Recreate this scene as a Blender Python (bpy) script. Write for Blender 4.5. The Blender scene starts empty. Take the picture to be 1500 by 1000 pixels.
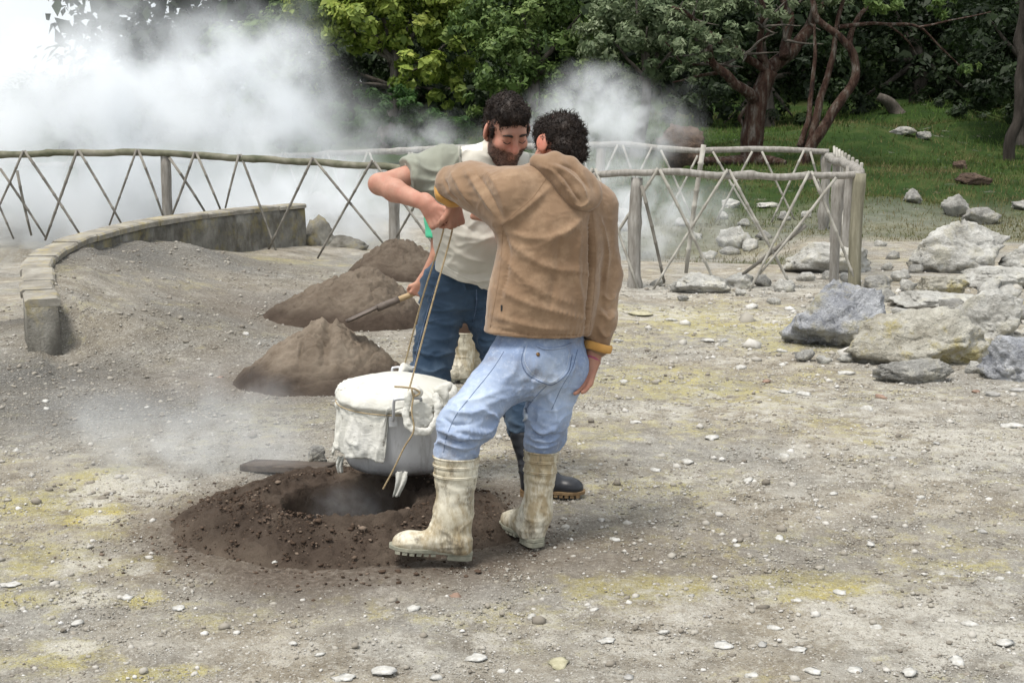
import bpy, math, random
import numpy as np
from mathutils import Vector
from mathutils.bvhtree import BVHTree

scene = bpy.context.scene
COL = scene.collection
rng = np.random.default_rng(7)
random.seed(7)

# ------------------------------------------------------------------ camera, sky, sun, exposure
CAM_H, FPX, HORIZON = 1.63, 1900.0, 177.0
TH = math.atan((500 - HORIZON) / FPX)
cam_data = bpy.data.cameras.new('camera')
cam_data.sensor_width = 36.0
cam_data.lens = 36.0 * FPX / 1500.0
cam_data.clip_start = 0.05
cam_data.clip_end = 1000.0
cam = bpy.data.objects.new('camera', cam_data)
cam.location = (0, 0, CAM_H)
cam.rotation_euler = (math.radians(90) - TH, 0, 0)
COL.objects.link(cam)
scene.camera = cam

SUN_EL, SUN_AZ = math.radians(68), math.radians(225)      # azimuth clockwise from +Y: behind the camera, to its left
world = bpy.data.worlds.new('World'); scene.world = world; world.use_nodes = True
wn, wl = world.node_tree.nodes, world.node_tree.links
wn.clear()
w_out = wn.new('ShaderNodeOutputWorld'); w_bg = wn.new('ShaderNodeBackground')
w_sky = wn.new('ShaderNodeTexSky'); w_sky.sky_type = 'NISHITA'; w_sky.sun_disc = False
w_sky.sun_elevation = SUN_EL; w_sky.sun_rotation = SUN_AZ
w_sky.air_density = 1.0; w_sky.dust_density = 3.0
w_tc = wn.new('ShaderNodeTexCoord'); w_no = wn.new('ShaderNodeTexNoise')
w_no.inputs['Scale'].default_value = 2.2; w_no.inputs['Detail'].default_value = 5
w_mr = wn.new('ShaderNodeMapRange')
w_mr.inputs['From Min'].default_value = 0.3; w_mr.inputs['From Max'].default_value = 0.6
w_mr.inputs['To Min'].default_value = 0.55; w_mr.inputs['To Max'].default_value = 0.95
w_mix = wn.new('ShaderNodeMix'); w_mix.data_type = 'RGBA'
w_mix.inputs[7].default_value = (10.4, 10.9, 11.3, 1)      # bright thin cloud over the whole sky
wl.new(w_tc.outputs['Generated'], w_no.inputs['Vector'])
wl.new(w_no.outputs['Fac'], w_mr.inputs['Value'])
wl.new(w_mr.outputs['Result'], w_mix.inputs[0])
wl.new(w_sky.outputs['Color'], w_mix.inputs[6])
wl.new(w_mix.outputs[2], w_bg.inputs['Color'])
w_bg.inputs['Strength'].default_value = 0.066
wl.new(w_bg.outputs['Background'], w_out.inputs['Surface'])

sun_d = bpy.data.lights.new('sun', 'SUN'); sun_d.energy = 2.4; sun_d.angle = math.radians(18)
sun_d.color = (1.0, 0.95, 0.88)
sun = bpy.data.objects.new('sun', sun_d)
sdir = Vector((math.sin(SUN_AZ) * math.cos(SUN_EL), math.cos(SUN_AZ) * math.cos(SUN_EL), math.sin(SUN_EL)))
sun.rotation_euler = sdir.to_track_quat('Z', 'Y').to_euler(); sun.location = sdir * 30
COL.objects.link(sun)

vs = scene.view_settings
vs.view_transform = 'Standard'; vs.look = 'None'; vs.gamma = 1.0; vs.exposure = 0.72; vs.use_curve_mapping = False
scene.render.engine = 'CYCLES'
cy = scene.cycles
cy.use_denoising = True
cy.max_bounces = 8; cy.diffuse_bounces = 3; cy.glossy_bounces = 2; cy.transmission_bounces = 4
cy.transparent_max_bounces = 8; cy.volume_bounces = 4
cy.volume_step_rate = 1.0; cy.volume_max_steps = 128
cy.use_adaptive_sampling = True; cy.adaptive_threshold = 0.02

# ------------------------------------------------------------------ measuring helpers: where a point of the place lies
CT, ST = math.cos(TH), math.sin(TH)
CAMP = np.array([0, 0, CAM_H])
def ray(x, y):
    u, v = x - 750.0, 500.0 - y
    return np.array([u, FPX * CT + v * ST, -FPX * ST + v * CT])
def P(x, y, Y):
    r = ray(x, y); return CAMP + r * (Y / r[1])
def G(x, y, z=0.0):
    r = ray(x, y); return CAMP + r * ((z - CAM_H) / r[2])
def unit(v):
    v = np.asarray(v, float); return v / (np.linalg.norm(v) + 1e-12)
def sstep(a, b, x):
    t = np.clip((x - a) / (b - a), 0, 1); return t * t * (3 - 2 * t)

# ------------------------------------------------------------------ numpy noise
def _hash(ix, iy, iz):
    n = (ix.astype(np.int64) * 374761393 + iy.astype(np.int64) * 668265263 + iz.astype(np.int64) * 2147483647) & 0x7fffffff
    n = ((n ^ (n >> 13)) * 1274126177) & 0x7fffffff
    n = n ^ (n >> 16)
    return (n & 0xffff) / 32768.0 - 1.0
def vnoise(p):
    p = np.asarray(p, float); i = np.floor(p).astype(np.int64); f = p - i; f = f * f * (3 - 2 * f)
    x, y, z = i[..., 0], i[..., 1], i[..., 2]; fx, fy, fz = f[..., 0], f[..., 1], f[..., 2]
    def l(a, b, t): return a + (b - a) * t
    return l(l(l(_hash(x, y, z), _hash(x + 1, y, z), fx), l(_hash(x, y + 1, z), _hash(x + 1, y + 1, z), fx), fy),
             l(l(_hash(x, y, z + 1), _hash(x + 1, y, z + 1), fx), l(_hash(x, y + 1, z + 1), _hash(x + 1, y + 1, z + 1), fx), fy), fz)
def fbm(p, oct=4, gain=0.5):
    p = np.asarray(p, float); s = 0; a = 1.0; t = 0
    for k in range(oct):
        s = s + a * vnoise(p * (2.03 ** k) + 17.3 * k); t += a; a *= gain
    return s / t
def xyz(X, Y, Z=0.0):
    X = np.asarray(X, float); return np.stack([X, np.asarray(Y, float) + 0 * X, Z + 0 * X], -1)

# ------------------------------------------------------------------ object helpers
def tag(o, label=None, cat=None, group=None, kind=None):
    if label: o['label'] = label
    if cat: o['category'] = cat
    if group: o['group'] = group
    if kind: o['kind'] = kind
    return o
def empty(name, loc=(0, 0, 0)):
    o = bpy.data.objects.new(name, None); o.location = [float(c) for c in loc]; o.empty_display_size = 0.1
    COL.objects.link(o); return o
def link(name, me, mat=None, parent=None):
    o = bpy.data.objects.new(name, me); COL.objects.link(o)
    if mat is not None and len(me.materials) == 0: me.materials.append(mat)
    if parent is not None:
        o.parent = parent; o.location = [-c for c in parent_world(parent)]
    return o
def parent_world(p):
    v = Vector((0, 0, 0))
    while p is not None:
        v = v + p.location; p = p.parent
    return v
def mesh(name, V, F, smooth=True):
    """V (n,3); F (m,k) array or list of polygons."""
    me = bpy.data.meshes.new(name)
    V = np.asarray(V, np.float32)
    if isinstance(F, np.ndarray):
        m, k = F.shape
        me.vertices.add(len(V)); me.vertices.foreach_set('co', V.ravel())
        me.loops.add(m * k); me.loops.foreach_set('vertex_index', F.astype(np.int32).ravel())
        me.polygons.add(m); me.polygons.foreach_set('loop_start', (np.arange(m) * k).astype(np.int32))
        try: me.polygons.foreach_set('loop_total', np.full(m, k, np.int32))
        except Exception: pass
        me.update(calc_edges=True)
    else:
        me.from_pydata([tuple(map(float, v)) for v in V], [], [tuple(map(int, f)) for f in F]); me.update()
    if smooth: me.polygons.foreach_set('use_smooth', np.ones(len(me.polygons), bool))
    me.validate()
    return me
def fattr(me, name, vals, domain='POINT'):
    a = me.attributes.new(name, 'FLOAT', domain); a.data.foreach_set('value', np.asarray(vals, np.float32))
class MB:
    """collects pieces of ONE part"""
    def __init__(s): s.V = []; s.F = []; s.n = 0
    def add(s, V, F):
        s.V += [tuple(v) for v in V]; s.F += [tuple(i + s.n for i in f) for f in F]; s.n += len(V); return s
    def tube(s, pts, rad, sides=8, cap=True):
        V, F = tube(pts, rad, sides, cap); return s.add(V, F)
    def mesh(s, name='m', smooth=True): return mesh(name, s.V, s.F, smooth)
def resample(pts, n):
    pts = np.asarray(pts, float); d = np.r_[0, np.cumsum(np.linalg.norm(np.diff(pts, axis=0), axis=1))]
    t = np.linspace(0, d[-1], n); return np.stack([np.interp(t, d, pts[:, k]) for k in range(pts.shape[1])], 1)
def smooth_path(pts, n, it=None):
    """Catmull-Rom through the points"""
    p = np.asarray(pts, float)
    q = np.vstack([2 * p[0] - p[1], p, 2 * p[-1] - p[-2]]); out = []
    m = max(2, int(math.ceil(n / (len(p) - 1))))
    for i in range(1, len(q) - 2):
        t = np.linspace(0, 1, m, endpoint=False)[:, None]
        a, b, c, d = q[i - 1], q[i], q[i + 1], q[i + 2]
        out.append(0.5 * (2 * b + (c - a) * t + (2 * a - 5 * b + 4 * c - d) * t ** 2 + (3 * b - a - 3 * c + d) * t ** 3))
    out.append(p[-1:]); return np.vstack(out)
def tube(pts, rad, sides=8, cap=True):
    pts = np.asarray(pts, float); n = len(pts)
    rad = np.full(n, rad) if np.isscalar(rad) else np.asarray(rad, float)
    T = np.gradient(pts, axis=0); T /= np.linalg.norm(T, axis=1)[:, None] + 1e-12
    u = unit(np.cross(T[0], [0, 0, 1] if abs(T[0][2]) < .9 else [1, 0, 0]))
    V = []
    ang = np.linspace(0, 2 * np.pi, sides, endpoint=False)
    for i in range(n):
        u = unit(u - T[i] * np.dot(u, T[i])); w = np.cross(T[i], u)
        V.append(pts[i] + rad[i] * (np.cos(ang)[:, None] * u + np.sin(ang)[:, None] * w))
    V = np.vstack(V); F = []
    for i in range(n - 1):
        for k in range(sides):
            a = i * sides + k; b = i * sides + (k + 1) % sides
            F.append((a, b, b + sides, a + sides))
    if cap:
        F.append(tuple(range(sides))[::-1]); F.append(tuple((n - 1) * sides + k for k in range(sides)))
    return V, F
def box(c, ax, ay, az):
    c, ax, ay, az = map(lambda q: np.asarray(q, float), (c, ax, ay, az))
    V = [c + i * ax + j * ay + k * az for k in (-1, 1) for j in (-1, 1) for i in (-1, 1)]
    return V, [(0, 2, 3, 1), (4, 5, 7, 6), (0, 1, 5, 4), (2, 6, 7, 3), (0, 4, 6, 2), (1, 3, 7, 5)]
def _ico(sub):
    import bmesh
    bm = bmesh.new(); bmesh.ops.create_icosphere(bm, subdivisions=sub, radius=1.0)
    V = np.array([v.co[:] for v in bm.verts]); F = np.array([[v.index for v in f.verts] for f in bm.faces]); bm.free()
    return V, F
ICO1, ICO2, ICO4, ICO5 = _ico(1), _ico(2), _ico(4), _ico(5)

# ------------------------------------------------------------------ materials
def _ramp(nt, fac, stops):
    r = nt.nodes.new('ShaderNodeValToRGB'); e = r.color_ramp.elements
    while len(e) > 1: e.remove(e[-1])
    e[0].position, e[0].color = stops[0][0], (*stops[0][1], 1)
    for p, c in stops[1:]:
        k = e.new(p); k.color = (*c, 1)
    nt.links.new(fac, r.inputs['Fac']); return r.outputs['Color']
class NT:
    def __init__(s, name):
        s.m = bpy.data.materials.new(name); s.m.use_nodes = True; s.t = s.m.node_tree
        s.t.nodes.clear(); s.out = s.new('ShaderNodeOutputMaterial')
        s.tc = s.new('ShaderNodeTexCoord')
    def new(s, t): return s.t.nodes.new(t)
    def l(s, a, b): s.t.links.new(a, b)
    def noise(s, scale, detail=4, rough=.55, vec=None, dist=0.0):
        n = s.new('ShaderNodeTexNoise'); n.inputs['Scale'].default_value = scale; n.inputs['Detail'].default_value = detail
        n.inputs['Roughness'].default_value = rough; n.inputs['Distortion'].default_value = dist
        s.l(vec if vec is not None else s.tc.outputs['Object'], n.inputs['Vector']); return n.outputs['Fac']
    def voro(s, scale, vec=None, feature='F1', out='Distance'):
        n = s.new('ShaderNodeTexVoronoi'); n.inputs['Scale'].default_value = scale; n.feature = feature
        s.l(vec if vec is not None else s.tc.outputs['Object'], n.inputs['Vector']); return n.outputs[out]
    def attr(s, name):
        a = s.new('ShaderNodeAttribute'); a.attribute_name = name; return a.outputs['Fac']
    def attrc(s, name):
        a = s.new('ShaderNodeAttribute'); a.attribute_name = name; return a.outputs['Color']
    def math(s, op, a, b=0.0, clamp=False):
        n = s.new('ShaderNodeMath'); n.operation = op; n.use_clamp = clamp
        for i, v in enumerate((a, b)):
            if isinstance(v, (int, float)): n.inputs[i].default_value = v
            else: s.l(v, n.inputs[i])
        return n.outputs[0]
    def rng(s, v, a, b, c=0.0, d=1.0, smooth=False):
        n = s.new('ShaderNodeMapRange'); n.clamp = True
        if smooth: n.interpolation_type = 'SMOOTHSTEP'
        for k, q in zip(('From Min', 'From Max', 'To Min', 'To Max'), (a, b, c, d)): n.inputs[k].default_value = q
        s.l(v, n.inputs['Value']); return n.outputs['Result']
    def ramp(s, fac, stops): return _ramp(s.t, fac, stops)
    def mix(s, fac, a, b, mode='MIX'):
        n = s.new('ShaderNodeMix'); n.data_type = 'RGBA'; n.blend_type = mode
        for i, v in ((0, fac), (6, a), (7, b)):
            if isinstance(v, (int, float)): n.inputs[i].default_value = v
            elif isinstance(v, tuple): n.inputs[i].default_value = (*v, 1) if len(v) == 3 else v
            else: s.l(v, n.inputs[i])
        return n.outputs[2]
    def bump(s, h, strength=.4, dist=.01, normal=None):
        b = s.new('ShaderNodeBump'); b.inputs['Strength'].default_value = strength; b.inputs['Distance'].default_value = dist
        s.l(h, b.inputs['Height'])
        if normal is not None: s.l(normal, b.inputs['Normal'])
        return b.outputs['Normal']
    def principled(s, col, rough=.8, normal=None, spec=.3, metal=0.0, sss=0.0, sheen=0.0):
        p = s.new('ShaderNodeBsdfPrincipled')
        for k, v in (('Base Color', col), ('Roughness', rough), ('Metallic', metal), ('Specular IOR Level', spec), ('Subsurface Weight', sss), ('Sheen Weight', sheen)):
            if isinstance(v, (int, float)): p.inputs[k].default_value = v
            elif isinstance(v, tuple): p.inputs[k].default_value = (*v, 1)
            else: s.l(v, p.inputs[k])
        if sss: p.inputs['Subsurface Radius'].default_value = (.012, .005, .003); p.inputs['Subsurface Scale'].default_value = .5
        if normal is not None: s.l(normal, p.inputs['Normal'])
        s.l(p.outputs[0], s.out.inputs['Surface']); return p
def simple(name, stops, scale=5, rough=.8, bump=.3, bscale=40, bdist=.004, spec=.3, detail=5, metal=0.0, sheen=0.0, streak=None):
    n = NT(name); vec = None
    if streak is not None:
        mp = n.new('ShaderNodeMapping'); mp.inputs['Scale'].default_value = streak; n.l(n.tc.outputs['Object'], mp.inputs['Vector']); vec = mp.outputs[0]
    c = n.ramp(n.noise(scale, detail, .6, vec), stops)
    nm = n.bump(n.noise(bscale, 4, .6, vec), bump, bdist)
    n.principled(c, rough, nm, spec, metal, 0.0, sheen); return n.m
# ------------------------------------------------------------------ terrain
WALL = np.array([(-3.2, 8.75), (-3.5, 9.5), (-3.82, 10.5), (-3.9, 11.6), (-3.75, 13.0), (-3.4, 14.3), (-2.9, 15.4), (-2.62, 15.95)])
WALLC = smooth_path(WALL, 84)
def wall_dist(X, Y):
    """distance to the wall line, side (+ inside), and Y of nearest point"""
    d = np.full(np.shape(X), 1e9); side = np.zeros(np.shape(X)); yy = np.zeros(np.shape(X))
    for a, b in zip(WALLC[:-1], WALLC[1:]):
        e = b - a; t = np.clip(((X - a[0]) * e[0] + (Y - a[1]) * e[1]) / (e @ e), 0, 1)
        dx, dy = X - a[0] - t * e[0], Y - a[1] - t * e[1]; q = np.hypot(dx, dy)
        m = q < d; d = np.where(m, q, d); side = np.where(m, e[1] * dx - e[0] * dy, side); yy = np.where(m, a[1] + t * e[1], yy)
    return d, np.sign(side), yy
PITC = G(512, 731, 0.11)[:2]
def terrain(X, Y):
    X = np.asarray(X, float); Y = np.asarray(Y, float)
    z = .035 * fbm(xyz(X * .45, Y * .45), 3) * sstep(3, 7, np.abs(Y) + np.abs(X)) + .014 * fbm(xyz(X * 2.1, Y * 2.1, 3.1), 3)
    near = (Y < 25) & (np.abs(X) < 12)
    if near.any():
        Xn, Yn = X[near], Y[near]
        d, s, yy = wall_dist(Xn, Yn)
        hb = np.interp(yy, [8.7, 9.1, 10.2, 11.5, 12.6, 13.6, 14.6, 16], [.28, .36, .46, .50, .46, .30, .15, .08])
        wid = np.interp(yy, [8.7, 11.5, 14, 16], [1.05, 1.6, 1.9, 1.3])
        inner = hb * np.exp(-(d / wid) ** 1.35) * sstep(8.72, 9.35, Yn + .35 * np.maximum(0, d - .15))
        inner = inner * (1 + .35 * fbm(xyz(Xn * 1.6, Yn * 1.2, 8.), 3)) + .05 * np.exp(-(d / 1.2) ** 2) * fbm(xyz(Xn * 3, Yn * 2.2, 2.), 3)
        inner = np.minimum(inner, np.interp(yy, [8.75, 9.5, 10.6, 11.6, 16], [.36, .40, .46, .50, .52]))
        outer = (.07 * np.exp(-(d / .8) ** 2)) * (1 - sstep(9.6, 11.5, Yn)) - .25 * sstep(10, 12.5, Yn) * sstep(0, .6, d)
        zz = np.where(s > 0, inner, np.where(yy < 15.9, outer, inner))
        # slow swell on the left, towards the wall
        zz = zz + .03 * sstep(-1.6, -3.6, Xn) * sstep(5.5, 8.3, Yn) * (s > 0)
        # steaming hollow inside the fence
        zz = zz - .28 * sstep(15.6, 17.2, Yn + .25 * Xn) * (1 - sstep(18.3, 19.8, Yn)) * (1 - sstep(3.2, 4.4, Xn))
        z = z.copy(); z[near] += zz
        # the ground is dug away under the cooking pit
        r = np.hypot(Xn - PITC[0], Yn - PITC[1])
        z[near] -= 1.3 * (1 - sstep(.34, .48, r))
    lift = np.maximum(0, Y - 18.0)
    rise = .083 * lift * sstep(0, 6, lift)
    rise = rise + .10 * np.maximum(0, Y - 40) * (.55 + .45 * sstep(-15, 12, X)) * sstep(0, 12, Y - 40)
    z = z + rise * (.25 + .75 * sstep(-16, 2.0, X)) + .25 * sstep(19, 24, Y) * fbm(xyz(X * .28, Y * .28, 5.), 3)
    for px, py, Yc, h, w in ((1370, 168, 37, .55, 2.2), (1250, 195, 31, .45, 1.5), (1440, 205, 33, .35, 1.6), (1100, 215, 29.5, .25, 1.2), (1290, 300, 21.5, .25, 1.3)):
        c = P(px, py, Yc); z = z + h * np.exp(-(((X - c[0]) / w) ** 2 + ((Y - c[1]) / (w * .8)) ** 2))
    return z
def tz(x, y): return float(terrain(np.array([x]), np.array([y]))[0])
def ground_at(px, py):
    """the ground point seen at that spot"""
    r = ray(px, py); t = np.linspace(3, 90, 6000) / r[1]
    Q = CAMP + r * t[:, None]; h = terrain(Q[:, 0], Q[:, 1]); i = np.argmax(Q[:, 2] < h)
    if math.hypot(Q[i, 0] - PITC[0], Q[i, 1] - PITC[1]) < .8: return G(px, py, .04)
    return np.array([Q[i, 0], Q[i, 1], h[i]])

def axis(segs):
    out = [segs[0][0]]
    for a, b, s in segs:
        n = max(1, int(round((b - a) / s))); out += list(np.linspace(a, b, n + 1)[1:])
    return np.array(out)
gx = axis([(-160, -40, 8), (-40, -14, 1), (-14, -6, .15), (-6, -2.2, .045), (-2.2, 1.2, .022), (1.2, 4.5, .035), (4.5, 9, .08), (9, 20, .25), (20, 40, 1), (40, 160, 8)])
gy = axis([(-25, 0, 2.5), (0, 3.2, .2), (3.2, 6.4, .022), (6.4, 10, .04), (10, 17, .07), (17, 26, .14), (26, 45, .35), (45, 90, 1.5), (90, 240, 8)])
GX, GY = np.meshgrid(gx, gy)
GZ = terrain(GX, GY)
# fine crumble near the camera
fine = sstep(2, 4, GY) * (1 - sstep(9, 16, GY))
GZ = GZ + fine * (.006 * fbm(xyz(GX * 9, GY * 9), 3) + .004 * vnoise(xyz(GX * 26, GY * 26)))
nx, ny = len(gx), len(gy)
idx = np.arange(nx * ny).reshape(ny, nx)
GF = np.stack([idx[:-1, :-1], idx[:-1, 1:], idx[1:, 1:], idx[1:, :-1]], -1).reshape(-1, 4)
gme = mesh('ground', np.stack([GX, GY, GZ], -1).reshape(-1, 3), GF)
def zone_grass(X, Y):
    e = 17.6 + 1.1 * fbm(xyz(X * .5, Y * .5, 11.), 3) - 1.6 * sstep(5.5, 8, X) + 3.5 * sstep(1.5, -1.5, X)
    m = sstep(-.6, 1.4, Y - e) * (.55 + .45 * sstep(19.5, 23, Y))
    path = np.exp(-((Y - (16.9 + .05 * (X - 5)) ) / .55) ** 2) * sstep(3.4, 4.2, X)
    moss = .8 * np.exp(-(((X - 3.2) / .8) ** 2 + ((Y - 17.2) / .5) ** 2))
    return np.clip(np.maximum(m, moss) - path, 0, 1)
def zone_brown(X, Y):
    r = np.hypot((X - PITC[0]) / 1.05, (Y - PITC[1] + .06))
    b = 1 - sstep(.58, 1.05, r + .16 * fbm(xyz(X * 2.5, Y * 2.5), 3))
    b2 = .75 * np.exp(-(((X + .1) / 1.1) ** 2 + ((Y - 4.75) / .42) ** 2))
    m1 = G(465, 560); m2 = G(505, 470)
    b3 = np.exp(-(((X - m1[0] + .25) / .85) ** 2 + ((Y - m1[1]) / .6) ** 2)) * .9
    b4 = np.exp(-(((X - m2[0] + .3) / .9) ** 2 + ((Y - m2[1]) / .8) ** 2)) * .8
    return np.clip(np.maximum.reduce([b, b2, b3, b4]), 0, 1)
def blob(X, Y, lst):
    s = np.zeros(np.shape(X))
    for px, py, w, h, a in lst:
        c = G(px, py); s = np.maximum(s, a * np.exp(-(((X - c[0]) / w) ** 2 + ((Y - c[1]) / h) ** 2)))
    return s
SULF = [(150, 700, .14, .2, 1.0), (140, 760, .13, .16, 1.1), (125, 830, .12, .12, 1.2), (205, 830, .10, .12, 1.1), (115, 880, .12, .10, 1.2), (200, 880, .08, .08, 1.0), (95, 950, .13, .10, 1.3), (240, 985, .16, .05, 1.2), (30, 880, .2, .12, 1.0), (940, 865, .38, .14, 1.3), (1190, 860, .3, .16, 1.15), (60, 830, .28, .3, .9), (120, 870, .2, .14, .9), (90, 965, .2, .1, 1.0), (210, 990, .16, .06, 1.0), (300, 905, .2, .12, .6), (700, 900, .35, .1, .6), (1270, 790, .5, .25, .55),
        (1000, 560, 1.1, .7, .75), (1050, 470, 1.2, .9, .9), (1180, 505, .5, .4, .8), (420, 600, .5, .3, .6), (960, 455, .9, .4, .8), (1130, 640, .9, .5, .45), (40, 745, .3, .3, .7), (140, 720, .2, .25, .6), (1380, 830, .3, .2, .5), (1000, 720, .5, .3, .45), (420, 400, .8, .5, .5)]
PALE = [(165, 715, .16, .22, 1.6), (150, 765, .09, .10, 1.5), (130, 828, .07, .07, 1.8), (205, 835, .06, .08, 1.6), (118, 880, .07, .06, 1.6), (100, 945, .08, .06, 1.5), (230, 715, .15, .15, 1.2), (1190, 890, .9, .3, .8), (1350, 930, .7, .3, .9), (170, 720, .2, .28, 1.0), (130, 830, .12, .15, 1.0), (120, 880, .12, .1, .9), (1000, 600, 2.2, .35, .5), (1280, 600, 1.4, .6, .6), (950, 460, 1.6, .5, .7), (1420, 660, .8, .6, .8), (980, 940, .5, .2, .5), (600, 960, .9, .2, .4), (1100, 700, 1.2, .2, .5), (1060, 420, 2.2, .8, .7), (1400, 480, 2.0, 1.6, .6), (400, 560, .7, .4, .4)]
DARKG = [(180, 600, 1.4, .8, 1.0), (60, 560, 1.1, .9, 1.0), (330, 420, 1.3, 1.8, .8), (170, 440, 1.1, 2.0, 1.0), (300, 500, 1.0, 1.2, .7), (40, 470, .8, 1.2, 1.0)]
fattr(gme, 'grass', zone_grass(GX, GY).ravel())
fattr(gme, 'brown', zone_brown(GX, GY).ravel())
fattr(gme, 'sulf', blob(GX, GY, SULF).ravel())
fattr(gme, 'pale', blob(GX, GY, PALE).ravel())
fattr(gme, 'darkg', blob(GX, GY, DARKG).ravel())

def ground_material():
    n = NT('ground_soil')
    big = n.noise(.9, 5, .6); mid = n.noise(5, 6, .65); fin = n.noise(48, 6, .7); spk = n.noise(150, 3, .7)
    base = n.ramp(mid, [(.3, (.17, .143, .105)), (.5, (.30, .264, .205)), (.68, (.46, .425, .36))])
    grey = n.ramp(mid, [(.3, (.19, .175, .15)), (.65, (.37, .355, .32))])
    col = n.mix(n.rng(big, .42, .6), base, grey)
    dk = n.ramp(fin, [(.3, (.05, .048, .044)), (.7, (.165, .16, .148))])
    col = n.mix(n.math('MULTIPLY', n.attr('darkg'), n.rng(mid, .3, .6, .75, 1.0)), col, dk)
    noash = n.math('SUBTRACT', 1.0, n.math('MULTIPLY', n.attr('darkg'), .85))
    su = n.math('ADD', n.math('MULTIPLY', n.attr('sulf'), .8), n.math('MULTIPLY', n.math('SUBTRACT', n.noise(10, 7, .74), .5), 2.6))
    su = n.rng(n.math('ADD', su, n.math('MULTIPLY', n.math('SUBTRACT', n.noise(1.2, 4, .6, dist=.3), .5), 1.8)), .16, .72)
    yc = n.ramp(n.noise(3, 4), [(.35, (.36, .33, .15)), (.6, (.46, .40, .13)), (.75, (.58, .47, .08))])
    col = n.mix(n.math('MULTIPLY', n.math('MULTIPLY', n.math('MULTIPLY', su, noash), n.rng(n.noise(34, 5, .75), .34, .58, .4, 1.0)), .85, True), col, yc)
    pl = n.math('ADD', n.math('MULTIPLY', n.attr('pale'), .75), n.math('MULTIPLY', n.math('SUBTRACT', n.noise(8, 7, .72), .5), 2.6))
    pl = n.rng(n.math('ADD', pl, n.math('MULTIPLY', n.math('SUBTRACT', n.noise(1.6, 4, .6), .5), 1.6)), .24, .68)
    col = n.mix(n.math('MULTIPLY', n.math('MULTIPLY', pl, noash), .8, True), col, n.ramp(fin, [(.3, (.42, .39, .33)), (.7, (.66, .64, .58))]))
    br = n.math('MULTIPLY', n.attr('brown'), n.rng(mid, .25, .55, .6, 1.0))
    col = n.mix(br, col, n.ramp(fin, [(.3, (.078, .061, .048)), (.7, (.18, .145, .115))]))
    # grain
    col = n.mix(n.math('MULTIPLY', n.math('MULTIPLY', n.rng(fin, .5, .72), n.math('SUBTRACT', 1.0, n.math('MULTIPLY', n.math('MAXIMUM', n.attr('brown'), n.attr('darkg')), .75))), .65), col, (.54, .52, .46))
    col = n.mix(n.math('MULTIPLY', n.rng(spk, .48, .3), .8), col, (.08, .068, .055))
    col = n.mix(n.math('MULTIPLY', n.math('MULTIPLY', n.rng(n.noise(95, 2, .5), .63, .68), n.math('SUBTRACT', 1.0, n.attr('brown'))), .6), col, (.56, .54, .50))
    gr = n.math('MULTIPLY', n.attr('grass'), n.rng(n.noise(2.2, 6, .7), .18, .40), True)
    gcol = n.ramp(n.noise(1.1, 6, .7), [(.35, (.016, .034, .008)), (.52, (.03, .056, .013)), (.64, (.058, .073, .023)), (.78, (.11, .095, .045))])
    col = n.mix(gr, col, gcol)
    h = n.math('ADD', n.math('MULTIPLY', fin, .6), n.math('ADD', n.math('MULTIPLY', spk, .25), n.math('MULTIPLY', mid, .8)))
    n.principled(col, .95, n.bump(h, .9, .03), .12); return n.m
GROUND = link('ground', gme, ground_material()); tag(GROUND, kind='structure')

# ------------------------------------------------------------------ stones
def rock_mesh(seed, sub, sx, sy, sz, rough=.22, facets=15, fine=.10):
    V, F = {1: ICO1, 2: ICO2, 4: ICO4, 5: ICO5}[sub]
    r = np.random.default_rng(seed); U = V / np.linalg.norm(V, axis=1)[:, None]
    R = np.ones(len(U))
    for k in range(facets):                                   # chop flat faces
        n = unit(r.normal(size=3)); c = r.uniform(.50, .90); dn = U @ n
        R = np.where(dn > 1e-3, np.minimum(R, c / np.maximum(dn, 1e-3)), R)
    o = r.uniform(0, 50, 3)
    if sub < 4: R = R * r.uniform(.62, 1.12, len(R))
    R = R * (1 + rough * fbm(U * 1.4 + o, 3))
    W = U * R[:, None]
    if sub >= 4:
        W = W * (1 + fine * fbm(W * 3.5 + o, 4)[:, None] - .9 * fine * (1 - np.abs(fbm(W * 5 + o, 3)) * 2.2)[:, None] + .6 * fine * np.abs(fbm(W * 12 + o, 3))[:, None])
        cr = np.abs(fbm(W * 2.2 + o + 9, 2)); W = W * (1 - .10 * np.exp(-(cr / .035) ** 2))[:, None]
    return W * np.array([sx, sy, sz]), F
def rock_material(name, pale, dark, yellow=.0, blue=0.0):
    n = NT(name)
    a = n.noise(3.2, 7, .65); b = n.noise(16, 6, .7); c = n.noise(70, 4, .7)
    col = n.ramp(a, [(.33, dark), (.48, tuple((d + p) / 2 for d, p in zip(dark, pale))), (.62, pale)])
    col = n.mix(n.math('MULTIPLY', n.rng(b, .5, .7), .55), col, tuple(min(.8, p * 1.25) for p in pale))
    col = n.mix(n.math('MULTIPLY', n.rng(c, .45, .3), .5), col, tuple(d * .6 for d in dark))
    if yellow: col = n.mix(n.math('MULTIPLY', n.rng(n.noise(4.5, 6, .7), .5, .62), yellow), col, (.42, .35, .11))
    h = n.math('ADD', n.math('MULTIPLY', b, 1.0), n.math('MULTIPLY', c, .35))
    n.principled(col, .92, n.bump(n.math('ADD', h, n.math('MULTIPLY', n.noise(5, 6, .7), 1.6)), 1.0, .05), .15); return n.m
RM = {'white': rock_material('pale_rock', (.66, .65, .61), (.33, .32, .29), .2),
      'blue': rock_material('blue_grey_rock', (.58, .59, .61), (.20, .21, .24), .4),
      'yellow': rock_material('yellow_stained_rock', (.60, .58, .51), (.30, .275, .22), .7),
      'brown': rock_material('brown_rock', (.17, .12, .09), (.05, .035, .03), 0),
      'grey': rock_material('grey_rock', (.48, .47, .44), (.20, .195, .18), .2)}
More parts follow.
